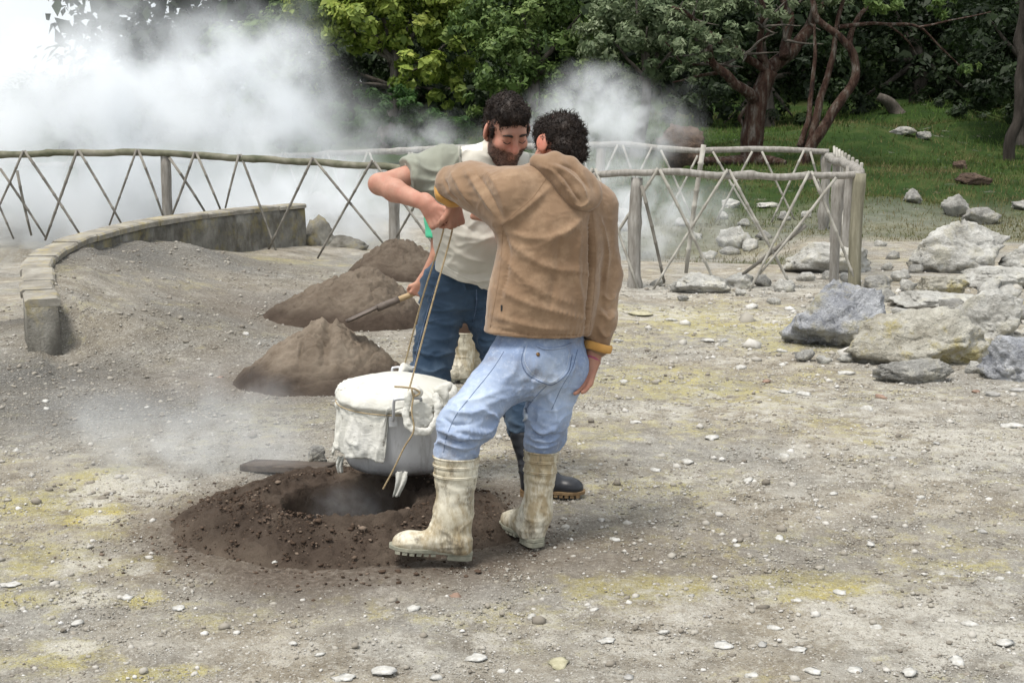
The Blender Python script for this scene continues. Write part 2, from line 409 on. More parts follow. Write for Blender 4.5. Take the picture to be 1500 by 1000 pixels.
def boulder(px0, px1, py0, py1, label, mat, seed, depth=.8, Y=None, name='boulder', cat='boulder', group=None, fac=15, sub=4):
    """a boulder whose outline fills that stretch of the view, standing on the ground"""
    cx = (px0 + px1) / 2
    if Y is None:
        g = ground_at(cx, py1 - .12 * (py1 - py0)); Y = g[1]
    s = (ray(0, 0)[1] * 0 + Y) / FPX
    w = (px1 - px0) / 2 * s; hz = (py1 - py0) * s
    Yc = Y + w * depth * .6
    if sub == 4 and px1 - px0 > 55 and py0 > 330: sub = 5
    s2 = Yc / FPX; w *= s2 / s; hz *= s2 / s
    c = P(cx, (py0 + py1) / 2, Yc)
    V, F = rock_mesh(seed, sub, w * 1.30, w * depth * 1.1, hz * .74, facets=fac)
    base = np.array([c[0], c[1], tz(c[0], c[1])])
    V = V + (c - base); 
    o = link(name, mesh(name, V, F, smooth=sub > 2), mat); o.location = [float(q) for q in base]
    return tag(o, label, cat, group)
BOUL = [
 (1158, 1292, 412, 524, 'large blue-grey boulder with a hollow face and sulphur-yellow foot', 'blue', 11, .8),
 (1268, 1428, 466, 545, 'broad low boulder stained yellow on top beside the blue-grey boulder', 'yellow', 22, .7),
 (1333, 1472, 338, 406, 'largest whitish boulder by the grass path', 'white', 33, .7),
 (1462, 1560, 356, 402, 'pale boulder right beside the largest whitish boulder', 'white', 44, .8),
 (1422, 1530, 388, 428, 'flat whitish rock in front of the two pale boulders', 'white', 55, .8),
 (1408, 1500, 438, 503, 'white pitted boulder behind the yellow-stained one', 'white', 66, .8),
 (1436, 1545, 490, 568, 'bluish white boulder nearest the pot carriers on the rubble edge', 'blue', 77, .8),
 (1290, 1404, 524, 566, 'low wedge-shaped grey rock lying before the yellow-stained boulder', 'grey', 88, .5),
 (1140, 1282, 352, 406, 'long whitish boulder standing behind the fence corner post', 'white', 99, .6),
 (1048, 1092, 334, 368, 'small pale rock inside the fence on the hollow rim', 'white', 101, .8),
 (985, 1062, 404, 432, 'flat pinkish pale slab at the foot of the cane fence', 'white', 112, .9),
 (1058, 1108, 402, 426, 'small flat pale rock beside the pinkish slab', 'white', 123, .9),
 (1258, 1308, 404, 430, 'small grey rock at the foot of the mossy corner post', 'grey', 134, .9),
 (1345, 1412, 404, 438, 'grey and yellow rock among the rubble below the largest boulder', 'yellow', 145, .8),
 (1310, 1425, 430, 458, 'flat slab of pale stone in the rubble', 'white', 156, .9),
 (1380, 1424, 289, 322, 'upright pale rock on the grass', 'grey', 167, .8),
 (1410, 1462, 308, 332, 'low rounded rock next to the upright rock on the grass', 'grey', 178, .8),
 (1322, 1352, 280, 300, 'leaning brownish stone on the dry grass bank', 'grey', 189, .8),
 (1398, 1450, 255, 273, 'dark flat rock half sunk in the green slope', 'brown', 190, .8),
 (1478, 1520, 292, 310, 'grey rock on the grass at the wood edge', 'grey', 201, .8),
 (1104, 1140, 296, 306, 'pale flat stone on the grass behind the rear rail', 'white', 212, .8),
 (1058, 1085, 293, 307, 'pale stone in the grass by the leaning pole', 'white', 215, .8),
 (1300, 1340, 188, 200, 'grey stone on the green hillock under the trees', 'grey', 223, .8),
 (1345, 1362, 192, 206, 'reddish stone on the green hillock', 'grey', 226, .8),
 (452, 492, 288, 322, 'white rock standing in the thick steam', 'white', 234, .8),
 (884, 925, 300, 345, 'pale rock in the steam behind the fence post', 'white', 245, .8),
]
for b in BOUL:
    boulder(*b[:4], b[4], RM[b[5]], b[6], b[7])
boulder(966, 1036, 188, 240, 'big brown boulder behind the rear rail beside the red tree', RM['brown'], 256, .8, Y=25.0)
boulder(1395, 1418, 236, 250, 'small brown boulder on the green slope', RM['brown'], 262, .8)
boulder(1375, 1450, 188, 232, 'mossy yellow bank rock under the dark trees', RM['yellow'], 267, .9, Y=32)

# smaller rocks crowding the bank between the boulders
RB = [(1178, 528, 14), (1205, 532, 10), (1240, 530, 12), (1300, 440, 16), (1330, 425, 14), (1318, 462, 12), (1395, 455, 22), (1408, 510, 18), (1425, 520, 14), (1345, 552, 12), (1430, 545, 16), (1410, 470, 14), (1290, 415, 12), (1322, 410, 14), (1240, 412, 14), (1215, 408, 12), (1180, 410, 12),
      (1150, 425, 16), (1120, 418, 12), (1450, 432, 20), (1480, 436, 16), (1500, 470, 22), (1390, 425, 16), (1372, 440, 12), (1470, 505, 12), (1362, 505, 9), (1300, 395, 10), (1340, 398, 12), (1495, 410, 20), (1230, 395, 9), (1040, 415, 12), (1085, 432, 9), (965, 418, 10), (1000, 440, 8), (1135, 445, 9),
      (1040, 378, 10), (1070, 372, 12), (1100, 365, 12), (1020, 350, 10), (1120, 350, 10), (1090, 330, 9), (1060, 320, 9), (1150, 322, 9), (1000, 330, 9), (1180, 318, 8), (1310, 378, 10), (1290, 360, 8)]
for i, (px, py, hw) in enumerate(RB):
    boulder(px - hw * 1.15, px + hw * 1.15, py - hw * 1.05, py + hw * .35, 'small %s angular rock in the rubble beside the boulders and fence foot' % ('whitish' if i % 3 else 'grey'), RM['white' if i % 3 else 'grey'], 400 + i, .8, name='rock', cat='rock', group='small %s rocks of the rubble bank' % ('whitish' if i % 3 else 'grey'), sub=2)
# single loose stones, then the gravel nobody could count
def pebble_bases(k, sub):
    return [rock_mesh(900 + i, sub, 1.2, .8 + .4 * rng.random(), .5 + .3 * rng.random(), .35, 11) for i in range(k)]
SM = [simple('stone_white', [(.3, (.33, .32, .29)), (.7, (.60, .59, .56))], 40, .9, .9, 90, .006),
      simple('stone_grey', [(.3, (.24, .235, .22)), (.7, (.42, .41, .39))], 30, .9, .5, 120, .003),
      simple('stone_brown', [(.3, (.20, .13, .095)), (.7, (.34, .24, .185))], 30, .9, .5, 120, .003),
      simple('stone_yellow', [(.3, (.30, .28, .18)), (.7, (.48, .45, .32))], 40, .9, .9, 90, .006)]
LS = [(15, 858, 20, 0), (263, 893, 14, 0), (605, 893, 11, 0), (668, 875, 11, 2), (700, 967, 22, 0), (820, 975, 40, 3), (758, 985, 8, 0), (560, 985, 34, 0), (890, 940, 16, 0), (1060, 948, 26, 0),
      (1135, 922, 14, 0), (1285, 922, 12, 0), (1165, 880, 8, 0), (973, 928, 10, 0), (870, 893, 8, 0), (1116, 948, 9, 1), (1170, 955, 16, 0), (1012, 873, 6, 1), (1040, 642, 18, 0), (1150, 668, 14, 0),
      (1008, 677, 10, 0), (1307, 672, 7, 1), (1290, 583, 11, 2), (1122, 560, 7, 2), (1180, 578, 16, 0), (1150, 575, 14, 0), (1240, 548, 16, 0), (1270, 600, 12, 0), (1480, 625, 22, 0), (1370, 650, 7, 1),
      (1430, 575, 10, 2), (1455, 580, 12, 1), (1490, 572, 15, 1), (1145, 515, 10, 0), (1040, 500, 14, 0), (1060, 500, 9, 1), (940, 462, 24, 3), (985, 470, 9, 0), (75, 880, 6, 1), (112, 915, 10, 0),
      (185, 877, 11, 0), (355, 745, 5, 1), (395, 802, 7, 2), (402, 823, 5, 0), (1100, 990, 10, 0), (1330, 985, 26, 0), (1400, 970, 30, 0), (1470, 945, 20, 0), (1420, 915, 12, 0), (1250, 985, 20, 0),
      (1440, 780, 8, 1), (1380, 842, 7, 0), (1402, 845, 6, 1), (1200, 760, 7, 1), (1140, 790, 14, 0), (1275, 800, 8, 0), (900, 792, 9, 0), (1080, 800, 7, 0), (1350, 730, 8, 0), (1465, 850, 9, 0),
      (960, 690, 8, 0), (930, 620, 9, 0), (1095, 705, 10, 0), (1220, 725, 7, 0), (915, 560, 8, 0), (905, 500, 9, 1), (1085, 540, 9, 0), (25, 660, 7, 0), (66, 588, 6, 0), (108, 558, 5, 0), (215, 597, 5, 0), (68, 600, 6, 0),
      (370, 568, 8, 1), (322, 553, 6, 2), (410, 470, 5, 0), (360, 490, 7, 0), (1190, 985, 15, 0), (470, 960, 9, 0), (430, 945, 10, 0), (640, 995, 12, 0), (505, 995, 24, 0), (920, 995, 10, 1), (1035, 905, 6, 1), (780, 905, 9, 0), (1230, 870, 10, 0)]
pb2 = pebble_bases(8, 2)
for i, (px, py, hw, mi) in enumerate(LS):
    g = ground_at(px, py); s = g[1] / FPX * (hw if hw < 13 else 6 + hw * .45)
    V, F = pb2[i % 8]; a = rng.uniform(0, 6.28); c_, s_ = math.cos(a), math.sin(a)
    R = np.array([[c_, -s_, 0], [s_, c_, 0], [0, 0, 1]]); flat = .70 if hw < 13 else .34
    o = link('stone', mesh('stone', (V * [s * 1.1, s * 1.0, s * flat]) @ R.T + [0, 0, s * .12], F, smooth=False), SM[mi]); o.location = [float(q) for q in g]
    tag(o, ['loose whitish stone lying on the gravel floor', 'loose grey stone lying on the gravel floor', 'loose brown stone lying on the gravel floor', 'loose flat yellowish stone lying on the gravel floor'][mi], 'stone',
        ['loose whitish stones on the ground', 'loose grey stones on the ground', 'loose brown stones on the ground', 'loose yellowish stones on the ground'][mi])
def scatter_mesh(name, pts, size, bases, shade, mat, sink=.15):
    Vs, Fs, Cs, off = [], [], [], 0
    which = rng.integers(0, len(bases), len(pts)); ang = rng.uniform(0, 6.283, len(pts))
    for b, (V, F) in enumerate(bases):
        k = np.where(which == b)[0]
        if not len(k): continue
        c, s = np.cos(ang[k])[:, None], np.sin(ang[k])[:, None]
        X = V[None, :, 0] * c - V[None, :, 1] * s; Y = V[None, :, 0] * s + V[None, :, 1] * c; Z = np.repeat(V[None, :, 2], len(k), 0) + sink
        W = np.stack([X, Y, Z], -1) * size[k][:, None, None] + pts[k][:, None, :]
        Vs.append(W.reshape(-1, 3)); Fs.append((F[None] + (np.arange(len(k)) * len(V))[:, None, None] + off).reshape(-1, F.shape[1]))
        Cs.append(np.repeat(shade[k], len(V))); off += len(k) * len(V)
    me = mesh(name, np.vstack(Vs), np.vstack(Fs), smooth=False); fattr(me, 'shade', np.concatenate(Cs))
    return me
gm = NT('gravel_chips')
gm.principled(gm.mix(gm.math('MULTIPLY', gm.rng(gm.noise(60, 3), .35, .65), .3), gm.ramp(gm.attr('shade'), [(0, (.13, .115, .095)), (.25, (.25, .225, .19)), (.55, (.36, .34, .30)), (.85, (.52, .505, .475)), (1, (.64, .63, .61))]), (.3, .27, .22)), .95, None, .15)
N = 52000
u = rng.random(N); gyv = 3.3 * (13.5 / 3.3) ** (u ** .95); gxv = rng.uniform(-1, 1, N) * (gyv * .42 + .25)
dens = fbm(xyz(gxv * 1.3, gyv * 1.3, 4.), 3) + .35 * sstep(.0, 1.5, gxv)
rp = np.hypot(gxv - PITC[0], gyv - PITC[1])
keep = (rng.random(N) < .62 + .8 * dens) & (rp > .8)
gxv, gyv = gxv[keep], gyv[keep]
pts = np.stack([gxv, gyv, terrain(gxv, gyv)], -1)
size = np.minimum(.0036 * np.exp(rng.normal(0, .66, len(pts))) * (gyv / 4.5) ** .55, .028)
tag(link('gravel', scatter_mesh('gravel', pts, size, pebble_bases(10, 1), np.clip(rng.beta(1.6, 1.8, len(pts)) * (1 - .45 * blob(gxv, gyv, DARKG)), 0, 1), gm.m), gm.m), 'loose pale and grey gravel chips strewn over the ground', 'gravel', kind='stuff')
# grit
OCT = (np.array([(1, 0, 0), (0, 1, 0), (-1, 0, 0), (0, -1, 0), (0, 0, .8), (0, 0, -.5)], float), np.array([(0, 1, 4), (1, 2, 4), (2, 3, 4), (3, 0, 4), (1, 0, 5), (2, 1, 5), (3, 2, 5), (0, 3, 5)]))
octs = [(OCT[0] * rng.uniform(.55, 1.3, (6, 1)) + rng.normal(0, .15, (6, 3)), OCT[1]) for k in range(10)]
N = 110000; u = rng.random(N); gy2 = 3.3 * (9.5 / 3.3) ** u; gx2 = rng.uniform(-1, 1, N) * (gy2 * .42 + .2)
k = (np.hypot(gx2 - PITC[0], gy2 - PITC[1]) > .72) & (rng.random(N) < .55 + 1.1 * fbm(xyz(gx2 * 2.2, gy2 * 2.2, 6.), 3)); gx2, gy2 = gx2[k], gy2[k]
sh2 = np.clip(rng.beta(1.5, 1.3, len(gx2)), 0, 1) * (1 - .5 * np.maximum(blob(gx2, gy2, DARKG), .9 * zone_brown(gx2, gy2)))
tag(link('grit', scatter_mesh('grit', np.stack([gx2, gy2, terrain(gx2, gy2)], -1), .0026 * np.exp(rng.normal(0, .45, len(gx2))) * (gy2 / 4.5) ** .8, octs, sh2, gm.m), gm.m), 'fine pale grit covering the bare ground', 'grit', kind='stuff')
# coarser rubble around the boulders
N = 9000; rx = rng.uniform(.8, 9, N); ry = 8.6 + rng.random(N) * 7.5
w = np.exp(-((ry - (10.5 + .35 * (rx - 3))) / 2.3) ** 2) * sstep(.6, 3.4, rx) * (.25 + .75 * sstep(-.2, .2, fbm(xyz(rx * 1.1, ry * 1.1, 2.), 3))); k = rng.random(N) < w
rx, ry = rx[k], ry[k]
tag(link('rubble', scatter_mesh('rubble', np.stack([rx, ry, terrain(rx, ry)], -1), .016 * np.exp(rng.normal(0, .7, len(rx))), pebble_bases(10, 1), np.clip(rng.beta(3, 1.6, len(rx)), 0, 1), gm.m), gm.m), 'whitish rubble strewn between the boulders and the fence', 'rubble', kind='stuff')

# ------------------------------------------------------------------ dug earth: heaps and the cooking pit
em = NT('dug_earth')
ec = em.ramp(em.noise(6, 6, .65), [(.3, (.042, .031, .024)), (.55, (.072, .054, .042)), (.75, (.115, .09, .07))])
ec = em.mix(em.attr('dry'), ec, em.ramp(em.noise(9, 6, .6), [(.3, (.165, .13, .098)), (.7, (.265, .22, .172))]))
eh = em.math('ADD', em.noise(40, 6, .75), em.math('MULTIPLY', em.noise(150, 3, .7), .4))
em.principled(ec, .97, em.bump(eh, .8, .02), .08)
def heap(name, px, pybase, pypeak, halfw, label, seed, crown=.0, skew=0.0, dry=.8, Y=None, notch=None):
    g = ground_at(px, pybase); Yc = Y or g[1] + halfw * g[1] / FPX * .75
    c = P(px, pybase, Yc); c[2] = tz(c[0], c[1]); R = halfw * Yc / FPX; H = P(px, pypeak, Yc)[2] - c[2]
    na, nr = 220, 90; A, T = np.meshgrid(np.linspace(0, 2 * np.pi, na, endpoint=False), np.linspace(0, 1.0, nr))
    rr = R * T * (1 + .12 * fbm(xyz(np.cos(A) * 1.5, np.sin(A) * 1.5, seed), 3))
    X = rr * np.cos(A) + skew * R * (1 - T); Y2 = rr * np.sin(A) * .85
    prof = (1 - T) ** 1.0 * (1 - crown) + crown * np.cos(T * np.pi / 2)
    prof = np.where(T < .12, prof - 1.6 * (.12 - T) ** 2, prof)
    Z = H * prof * 1.04
    Q = np.stack([X, Y2, Z], -1)
    Z = Z + (1 - T ** 4) * (.05 * fbm(Q * 5 + seed, 4) + .03 * fbm(Q * 16 + seed, 4) + .012 * vnoise(Q * 50) - .03 * np.exp(-(fbm(Q * 4 + seed + 5, 3) / .05) ** 2))
    if notch: Z = Z - notch[2] * np.exp(-(((X - notch[0]) / notch[1]) ** 2 + (np.maximum(0, Y2 - .02) / .12) ** 2)) * (Z > .4 * H)
    gz = terrain(c[0] + X, c[1] + Y2) - c[2]
    Z = Z + gz - .03 * sstep(.85, 1, T)
    V = np.stack([X, Y2, Z], -1).reshape(-1, 3); i = np.arange(na * nr).reshape(nr, na)
    F = np.stack([i[:-1], np.roll(i[:-1], -1, 1), np.roll(i[1:], -1, 1), i[1:]], -1).reshape(-1, 4)
    me = mesh(name, V, F); dr = np.clip(sstep(.12, .42, Z / H) * (1 - .3 * T) + .3 * fbm(V.reshape(nr, na, 3) * 5, 3), 0, 1) * dry
    fattr(me, 'dry', dr.ravel()); o = link(name, me, em.m); o.location = [float(q) for q in c]
    return tag(o, label, 'earth heap'), c, R
_, hc1, hr1 = heap('earth_heap', 472, 578, 464, 138, 'pointed heap of brown earth directly behind the steaming pit', 3.1, .15, .12, 1.0, notch=(.06, .03, .05))
_, hc2, hr2 = heap('earth_heap', 508, 482, 390, 128, 'larger heap of brown earth the shovel is stuck in', 5.7, .3, .3, .7)
_, hc3, hr3 = heap('earth_heap', 590, 412, 354, 84, 'rounded grey-brown earth heap farthest back by the fence', 8.2, .8, 0, .5)
def pit():
    na, nr = 260, 120; rad = np.concatenate([np.linspace(.05, .27, 22), np.linspace(.275, .9, nr - 22)])
    A, R = np.meshgrid(np.linspace(0, 2 * np.pi, na, endpoint=False), rad)
    wob = fbm(xyz(np.cos(A) * 1.6, np.sin(A) * 1.6, 2.), 3)
    r0 = .27 * (1 + .05 * wob)
    out = (.74 - .17 * sstep(.2, .95, -np.sin(A))) * (1 + .10 * fbm(xyz(np.cos(A) * 1.3, np.sin(A) * 1.3, 7.), 3))
    X, Y = R * np.cos(A) * 1.03, R * np.sin(A)
    t = np.clip((R - r0) / (out - r0), 0, 1)
    top = .135 - .01 * sstep(.3, 1, -np.sin(A)) + .022 * fbm(xyz(np.cos(A) * 1.2, np.sin(A) * 1.2, 5.), 2)
    Z = top * np.where(t < .22, .86 + .14 * sstep(0, .22, t), np.clip(1 - (t - .22) / .78, 0, 1) ** 1.15)
    Z = Z - .75 * (1 - sstep(-.09, .0, R - r0))
    Q = np.stack([X, Y, Z], -1); s = sstep(-.02, .04, R - r0)
    Z = Z + (.3 + .7 * s) * (.04 * fbm(Q * 7, 4) + .024 * fbm(Q * 20 + 3, 3) + .012 * vnoise(Q * 55)) * (1 - .7 * sstep(.8, 1, t))
    g = terrain(PITC[0] + X, PITC[1] + Y); Z = Z + np.where(R > .5, g, 0) - .022 * sstep(.9, 1.0, R / out) - .05 * sstep(1.0, 1.12, R / out)
    V = np.stack([X, Y, Z], -1).reshape(-1, 3); i = np.arange(na * nr).reshape(nr, na)
    F = np.stack([i[:-1], np.roll(i[:-1], -1, 1), np.roll(i[1:], -1, 1), i[1:]], -1).reshape(-1, 4)
    V = np.vstack([V, [[0, 0, -.72]]]); me_f = [tuple(f) for f in F] + [(int(i[0, k]), int(i[0, (k + 1) % na]), len(V) - 1)[::-1] for k in range(na)]
    me = mesh('cooking_pit', V, me_f); fattr(me, 'dry', np.r_[np.clip(.25 * sstep(.55, 1, t) + .25 * fbm(Q * 6, 3), 0, .5).ravel(), 0])
    o = link('cooking_pit', me, em.m); o.location = (float(PITC[0]), float(PITC[1]), 0)
    tag(o, 'round steaming hole in the ground ringed by dark dug earth', 'cooking pit')
    return lambda x, y: None
pit()
# crumbs of earth round the pit
N = 5000; a = rng.uniform(0, 6.283, N); r = .34 + np.abs(rng.normal(0, .33, N)); k = r < 1.15; a, r = a[k], r[k] * (1 - .18 * sstep(.2, .95, -np.sin(a[k])))
ex, ey = PITC[0] + r * np.cos(a) * 1.03, PITC[1] + r * np.sin(a)
ez = (.135 - .01 * sstep(.3, 1, -np.sin(a))) * np.clip(1 - (np.clip((r - .285) / (.455 - .17 * sstep(.2, .95, -np.sin(a))), 0, 1) - .22) / .78, 0, 1) ** 1.15 * (r < .74) + np.where(r > .5, terrain(ex, ey), 0)
crm = NT('earth_crumbs'); crm.principled(crm.ramp(crm.attr('shade'), [(0, (.04, .028, .02)), (.75, (.09, .062, .045)), (1, (.20, .155, .12))]), .97, None, .08)
tag(link('earth_crumbs', scatter_mesh('earth_crumbs', np.stack([ex, ey, ez], -1), .0038 * np.exp(rng.normal(0, .55, len(ex))), pebble_bases(8, 1), rng.random(len(ex)), crm.m), crm.m), 'dark crumbs of dug earth spilled round the steaming pit', 'earth', kind='stuff')
# board and block at the back of the pit
wood_old = simple('weathered_board', [(.3, (.045, .035, .028)), (.7, (.13, .105, .085))], 6, .9, .6, 60, .004, streak=(1, 8, 8))
bt = MB(); a_, b_ = G(362, 681, .03), P(482, 686, 5.72); d_ = unit(b_ - a_)
bt.add(*box((a_ + b_) / 2 + [0, 0, .0], d_ * np.linalg.norm(b_ - a_) / 2, np.cross([0, 0, 1], d_) * .06, np.array([0, 0, .017])))
o = link('board', bt.mesh('board', False), wood_old); m = o.modifiers.new('b', 'BEVEL'); m.width = .005
tag(o, 'short weathered board lying on the earth behind the pit', 'board')
V, F = rock_mesh(331, 4, .06, .05, .055, .2, 12); c = P(463, 668, 5.85)
o = link('stone_block', mesh('stone_block', V, F), RM['grey']); o.location = [float(q) for q in c]; tag(o, 'small squarish stone block at the end of the board', 'stone block')
for (px, py, hw) in ((375, 802, 9), (352, 795, 6), (430, 800, 7), (560, 838, 6), (610, 842, 5), (700, 838, 6), (330, 770, 5), (520, 825, 6)):
    g = G(px, py, .015); s = g[1] / FPX * hw; V, F = pb2[int(px) % 8]
    o = link('earth_clod', mesh('earth_clod', V * [s, s, s * .8] + [0, 0, s * .3], F, smooth=False), crm.m); fattr(o.data, 'shade', np.full(len(V), .6)); o.location = (float(g[0]), float(g[1]), float(g[2]))
    tag(o, 'lump of brown earth at the edge of the pit spoil', 'earth clod', 'lumps of earth at the pit edge')

# ------------------------------------------------------------------ curved concrete wall
def wall():
    root = empty('concrete_wall', (-3.5, 11.5, 0)); tag(root, 'low curved concrete wall with broken end and stained top slabs', 'wall', kind='thing')
    C = smooth_path(WALL, 160); n = len(C); T = unit_rows(np.gradient(C, axis=0)); Nn = np.stack([T[:, 1], -T[:, 0]], 1)
    top = np.interp(C[:, 1], [8.75, 9.5, 10.6, 11.6, 13, 14.3, 15.9], [.43, .47, .54, .59, .62, .63, .63]) - .05
    th = .10; lev = np.linspace(0, 1, 9); V = []
    for i in range(n):
        for side in (1, -1):
            for t in (lev if side > 0 else lev[::-1]):
                z = -.4 + (top[i] + .4) * t
                off = th + .025 * (1 - t)
                q = np.array([*(C[i] + Nn[i] * off * side), z])
                q[:2] += Nn[i] * side * .012 * float(fbm(np.array([q * 5]), 3)[0]); V.append(q)
    m = 18; F = []
    for i in range(n - 1):
        for k in range(m):
            a, b = i * m + k, i * m + (k + 1) % m; F.append((a, a + m, b + m, b))
    F.append(tuple(range(m))); F.append(tuple((n - 1) * m + k for k in range(m))[::-1])
    nt = NT('stained_concrete')
    c = nt.ramp(nt.noise(2.2, 7, .68), [(.32, (.10, .095, .082)), (.5, (.20, .19, .165)), (.66, (.32, .31, .275))])
    mp = nt.new('ShaderNodeMapping'); mp.inputs['Scale'].default_value = (2.2, 2.2, 1.1); nt.l(nt.tc.outputs['Object'], mp.inputs['Vector'])
    c = nt.mix(nt.math('MULTIPLY', nt.rng(nt.noise(1.6, 6, .7, mp.outputs[0]), .46, .64), .75), c, (.075, .065, .05))
    c = nt.mix(nt.math('MULTIPLY', nt.rng(nt.noise(3.4, 6, .7), .52, .66), .5), c, (.34, .28, .10))
    nt.principled(c, .93, nt.bump(nt.math('ADD', nt.noise(14, 6, .7), nt.noise(70, 4, .7)), .9, .025), .15)
    link('wall_body', mesh('wall_body', V, F), nt.m, root)
    st = NT('top_slab'); sc = st.ramp(st.noise(4, 7, .68), [(.32, (.17, .155, .13)), (.55, (.30, .28, .24)), (.7, (.42, .40, .35))])
    sc = st.mix(st.math('MULTIPLY', st.rng(st.noise(5, 6, .7), .5, .64), .55), sc, (.40, .33, .15))
    st.principled(sc, .92, st.bump(st.noise(30, 6, .7), .8, .02), .15)
    L = np.r_[0, np.cumsum(np.linalg.norm(np.diff(C, axis=0), axis=1))]; s0 = .0; k = 0
    while s0 < L[-1] - .25:
        s1 = min(L[-1], s0 + rng.uniform(.36, .6)); ss = np.linspace(s0 + .004, s1 - .004, 7); mb = MB(); dz = rng.uniform(-.007, .007); wob = rng.uniform(-.012, .012)
        Vv = []
        for q in ss:
            cx, cy = np.interp(q, L, C[:, 0]), np.interp(q, L, C[:, 1]); nx_, ny_ = np.interp(q, L, Nn[:, 0]), np.interp(q, L, Nn[:, 1]); tz_ = np.interp(q, L, top)
            e = .012 * vnoise(np.array([[cx * 9, cy * 9, k * 3.3]]))[0]
            for (o_, z_) in ((-.115, .002), (.115, .002), (.117 + e, .045), (.100 + e, .06), (-.100 - e, .06), (-.117, .045)):
                Vv.append((cx + nx_ * (o_ + wob), cy + ny_ * (o_ + wob), tz_ + z_ + dz * (z_ > .01)))
        Ff = [(i * 6 + j, (i + 1) * 6 + j, (i + 1) * 6 + (j + 1) % 6, i * 6 + (j + 1) % 6) for i in range(6) for j in range(6)] + [tuple(range(6)), tuple(36 + j for j in range(6))[::-1]]
        link('top_slab', mesh('top_slab', Vv, Ff, smooth=False), st.m, root); s0 = s1; k += 1
    # broken stub falling away at the far end
    V2, F2 = rock_mesh(71, 4, .34, .26, .36, .3, 10); V2 = V2 + np.array([-2.42, 16.15, .12])
    link('broken_end', mesh('broken_end', V2, F2), nt.m, root)
    V2, F2 = rock_mesh(75, 4, .40, .35, .2, .35, 8); V2 = V2 + np.array([-2.15, 16.1, .04])
    link('broken_footing', mesh('broken_footing', V2, F2), nt.m, root)
def unit_rows(a): return a / (np.linalg.norm(a, axis=1)[:, None] + 1e-12)
wall()

# ------------------------------------------------------------------ fence of canes and poles
FRONT = np.array([(-9.6, 15.9), (-6.1, 15.45), (-2.8, 15.1), (-1.36, 14.5), (1.22, 12.75), (3.42, 12.7)])
REAR = np.array([(-9.6, 22.6), (-4, 21.5), (1.3, 20.0), (4.72, 19.4)])
def on_line(line, px, py):
    r = ray(px, py); best = None
    for a, b in zip(line[:-1], line[1:]):
        e = b - a; den = r[0] * e[1] - r[1] * e[0]
        t = (a[0] * e[1] - a[1] * e[0]) / den; q = CAMP + r * t; s = ((q[:2] - a) @ e) / (e @ e)
        if t > 0: 
            k = abs(s - .5)
            if best is None or k < best[0]: best = (k, q)
    return best[1]
pole_m = simple('grey_pole', [(.3, (.17, .155, .135)), (.6, (.30, .285, .26)), (.8, (.40, .385, .36))], 9, .9, .7, 70, .004, streak=(3, 3, .6))
rail_m = simple('mossy_rail', [(.35, (.09, .095, .06)), (.55, (.17, .165, .12)), (.72, (.27, .255, .215))], 5, .92, .8, 60, .006)
cane_m = simple('dry_cane', [(.3, (.24, .225, .195)), (.6, (.38, .365, .325)), (.8, (.50, .48, .43))], 8, .75, .3, 90, .002)
canedark_m = simple('dark_cane', [(.3, (.12, .11, .095)), (.7, (.25, .235, .205))], 8, .8, .3, 90, .002)
post_m = simple('mossy_post', [(.3, (.14, .13, .09)), (.6, (.24, .225, .165)), (.8, (.34, .32, .26))], 7, .92, .7, 60, .005, streak=(4, 4, .5))
def cane(parent, a, b, r=.014, mat=None, bow=.01, name='cane'):
    a, b = np.asarray(a, float), np.asarray(b, float); L = np.linalg.norm(b - a); nn = max(3, int(L / .19))
    side = unit(np.cross(b - a, [0.3, 1, .2])); ts, rs = [0.0], [1.0]
    for k in range(1, nn):
        t = (k + rng.uniform(-.15, .15)) / nn; ts += [t - .012, t, t + .012]; rs += [1.0, 1.35, 1.0]
    ts.append(1.0); rs.append(.9); ts = np.array(ts); ph = rng.uniform(-1, 1)
    pts = a + (b - a) * ts[:, None] + side * (np.sin(ts * np.pi) * bow * ph)[:, None]
    V, F = tube(pts, r * np.array(rs) * (1.05 - .2 * ts), 7)
    return link(name, mesh(name, V, F), mat or cane_m, parent)
def log(parent, pts, r, name, mat, wob=.008, n=60, sides=10):
    p = smooth_path(pts, n); p = p + wob * np.stack([fbm(p * 2.5 + q, 3) for q in (0, 9, 19)], -1)
    L = np.linspace(0, 1, len(p)); rr = r * (1 + .12 * fbm(p * 5, 2)) + .5 * r * np.maximum(0, vnoise(p * 9) - .45) * 2
    V, F = tube(p, rr, sides); return link(name, mesh(name, V, F), mat, parent)
ff = empty('cane_fence', (0, 14, 0)); tag(ff, 'front run of cane lattice fence with mossy log rail along the wall', 'fence')
FR = [(-150, 232), (0, 228), (70, 225), (113, 225), (200, 224), (285, 228), (350, 233), (458, 238), (545, 243), (640, 247), (760, 250), (870, 254), (935, 252), (1067, 257), (1130, 260), (1187, 258), (1263, 256)]
frp = [on_line(FRONT, *q) for q in FR]
log(ff, frp[:10], .042, 'rail', rail_m, .03, 120)
log(ff, frp[9:], .036, 'rail', pole_m, .03, 90)
def post(parent, line, px, pytop, pybot, r, mat, lean=0, z0=None):
    t = on_line(line, px, pytop); b = np.array([t[0] + lean, t[1], 0.]); b[2] = tz(b[0], b[1]) - .15
    b[:2] += .0; log(parent, [b, (b + t) / 2 + rng.normal(0, .012, 3), t], r, 'post', mat, .01, 14, 10)
back = np.array([0, .05])
for px, py, r in ((242, 229, .06), (575, 246, .065), (933, 260, .062), (-90, 232, .06)):
    post(ff, FRONT + back, px, py, 0, r, pole_m)
post(ff, FRONT, 1259, 254, 0, .062, post_m); post(ff, FRONT + np.array([0, .35]), 1229, 262, 0, .05, pole_m)
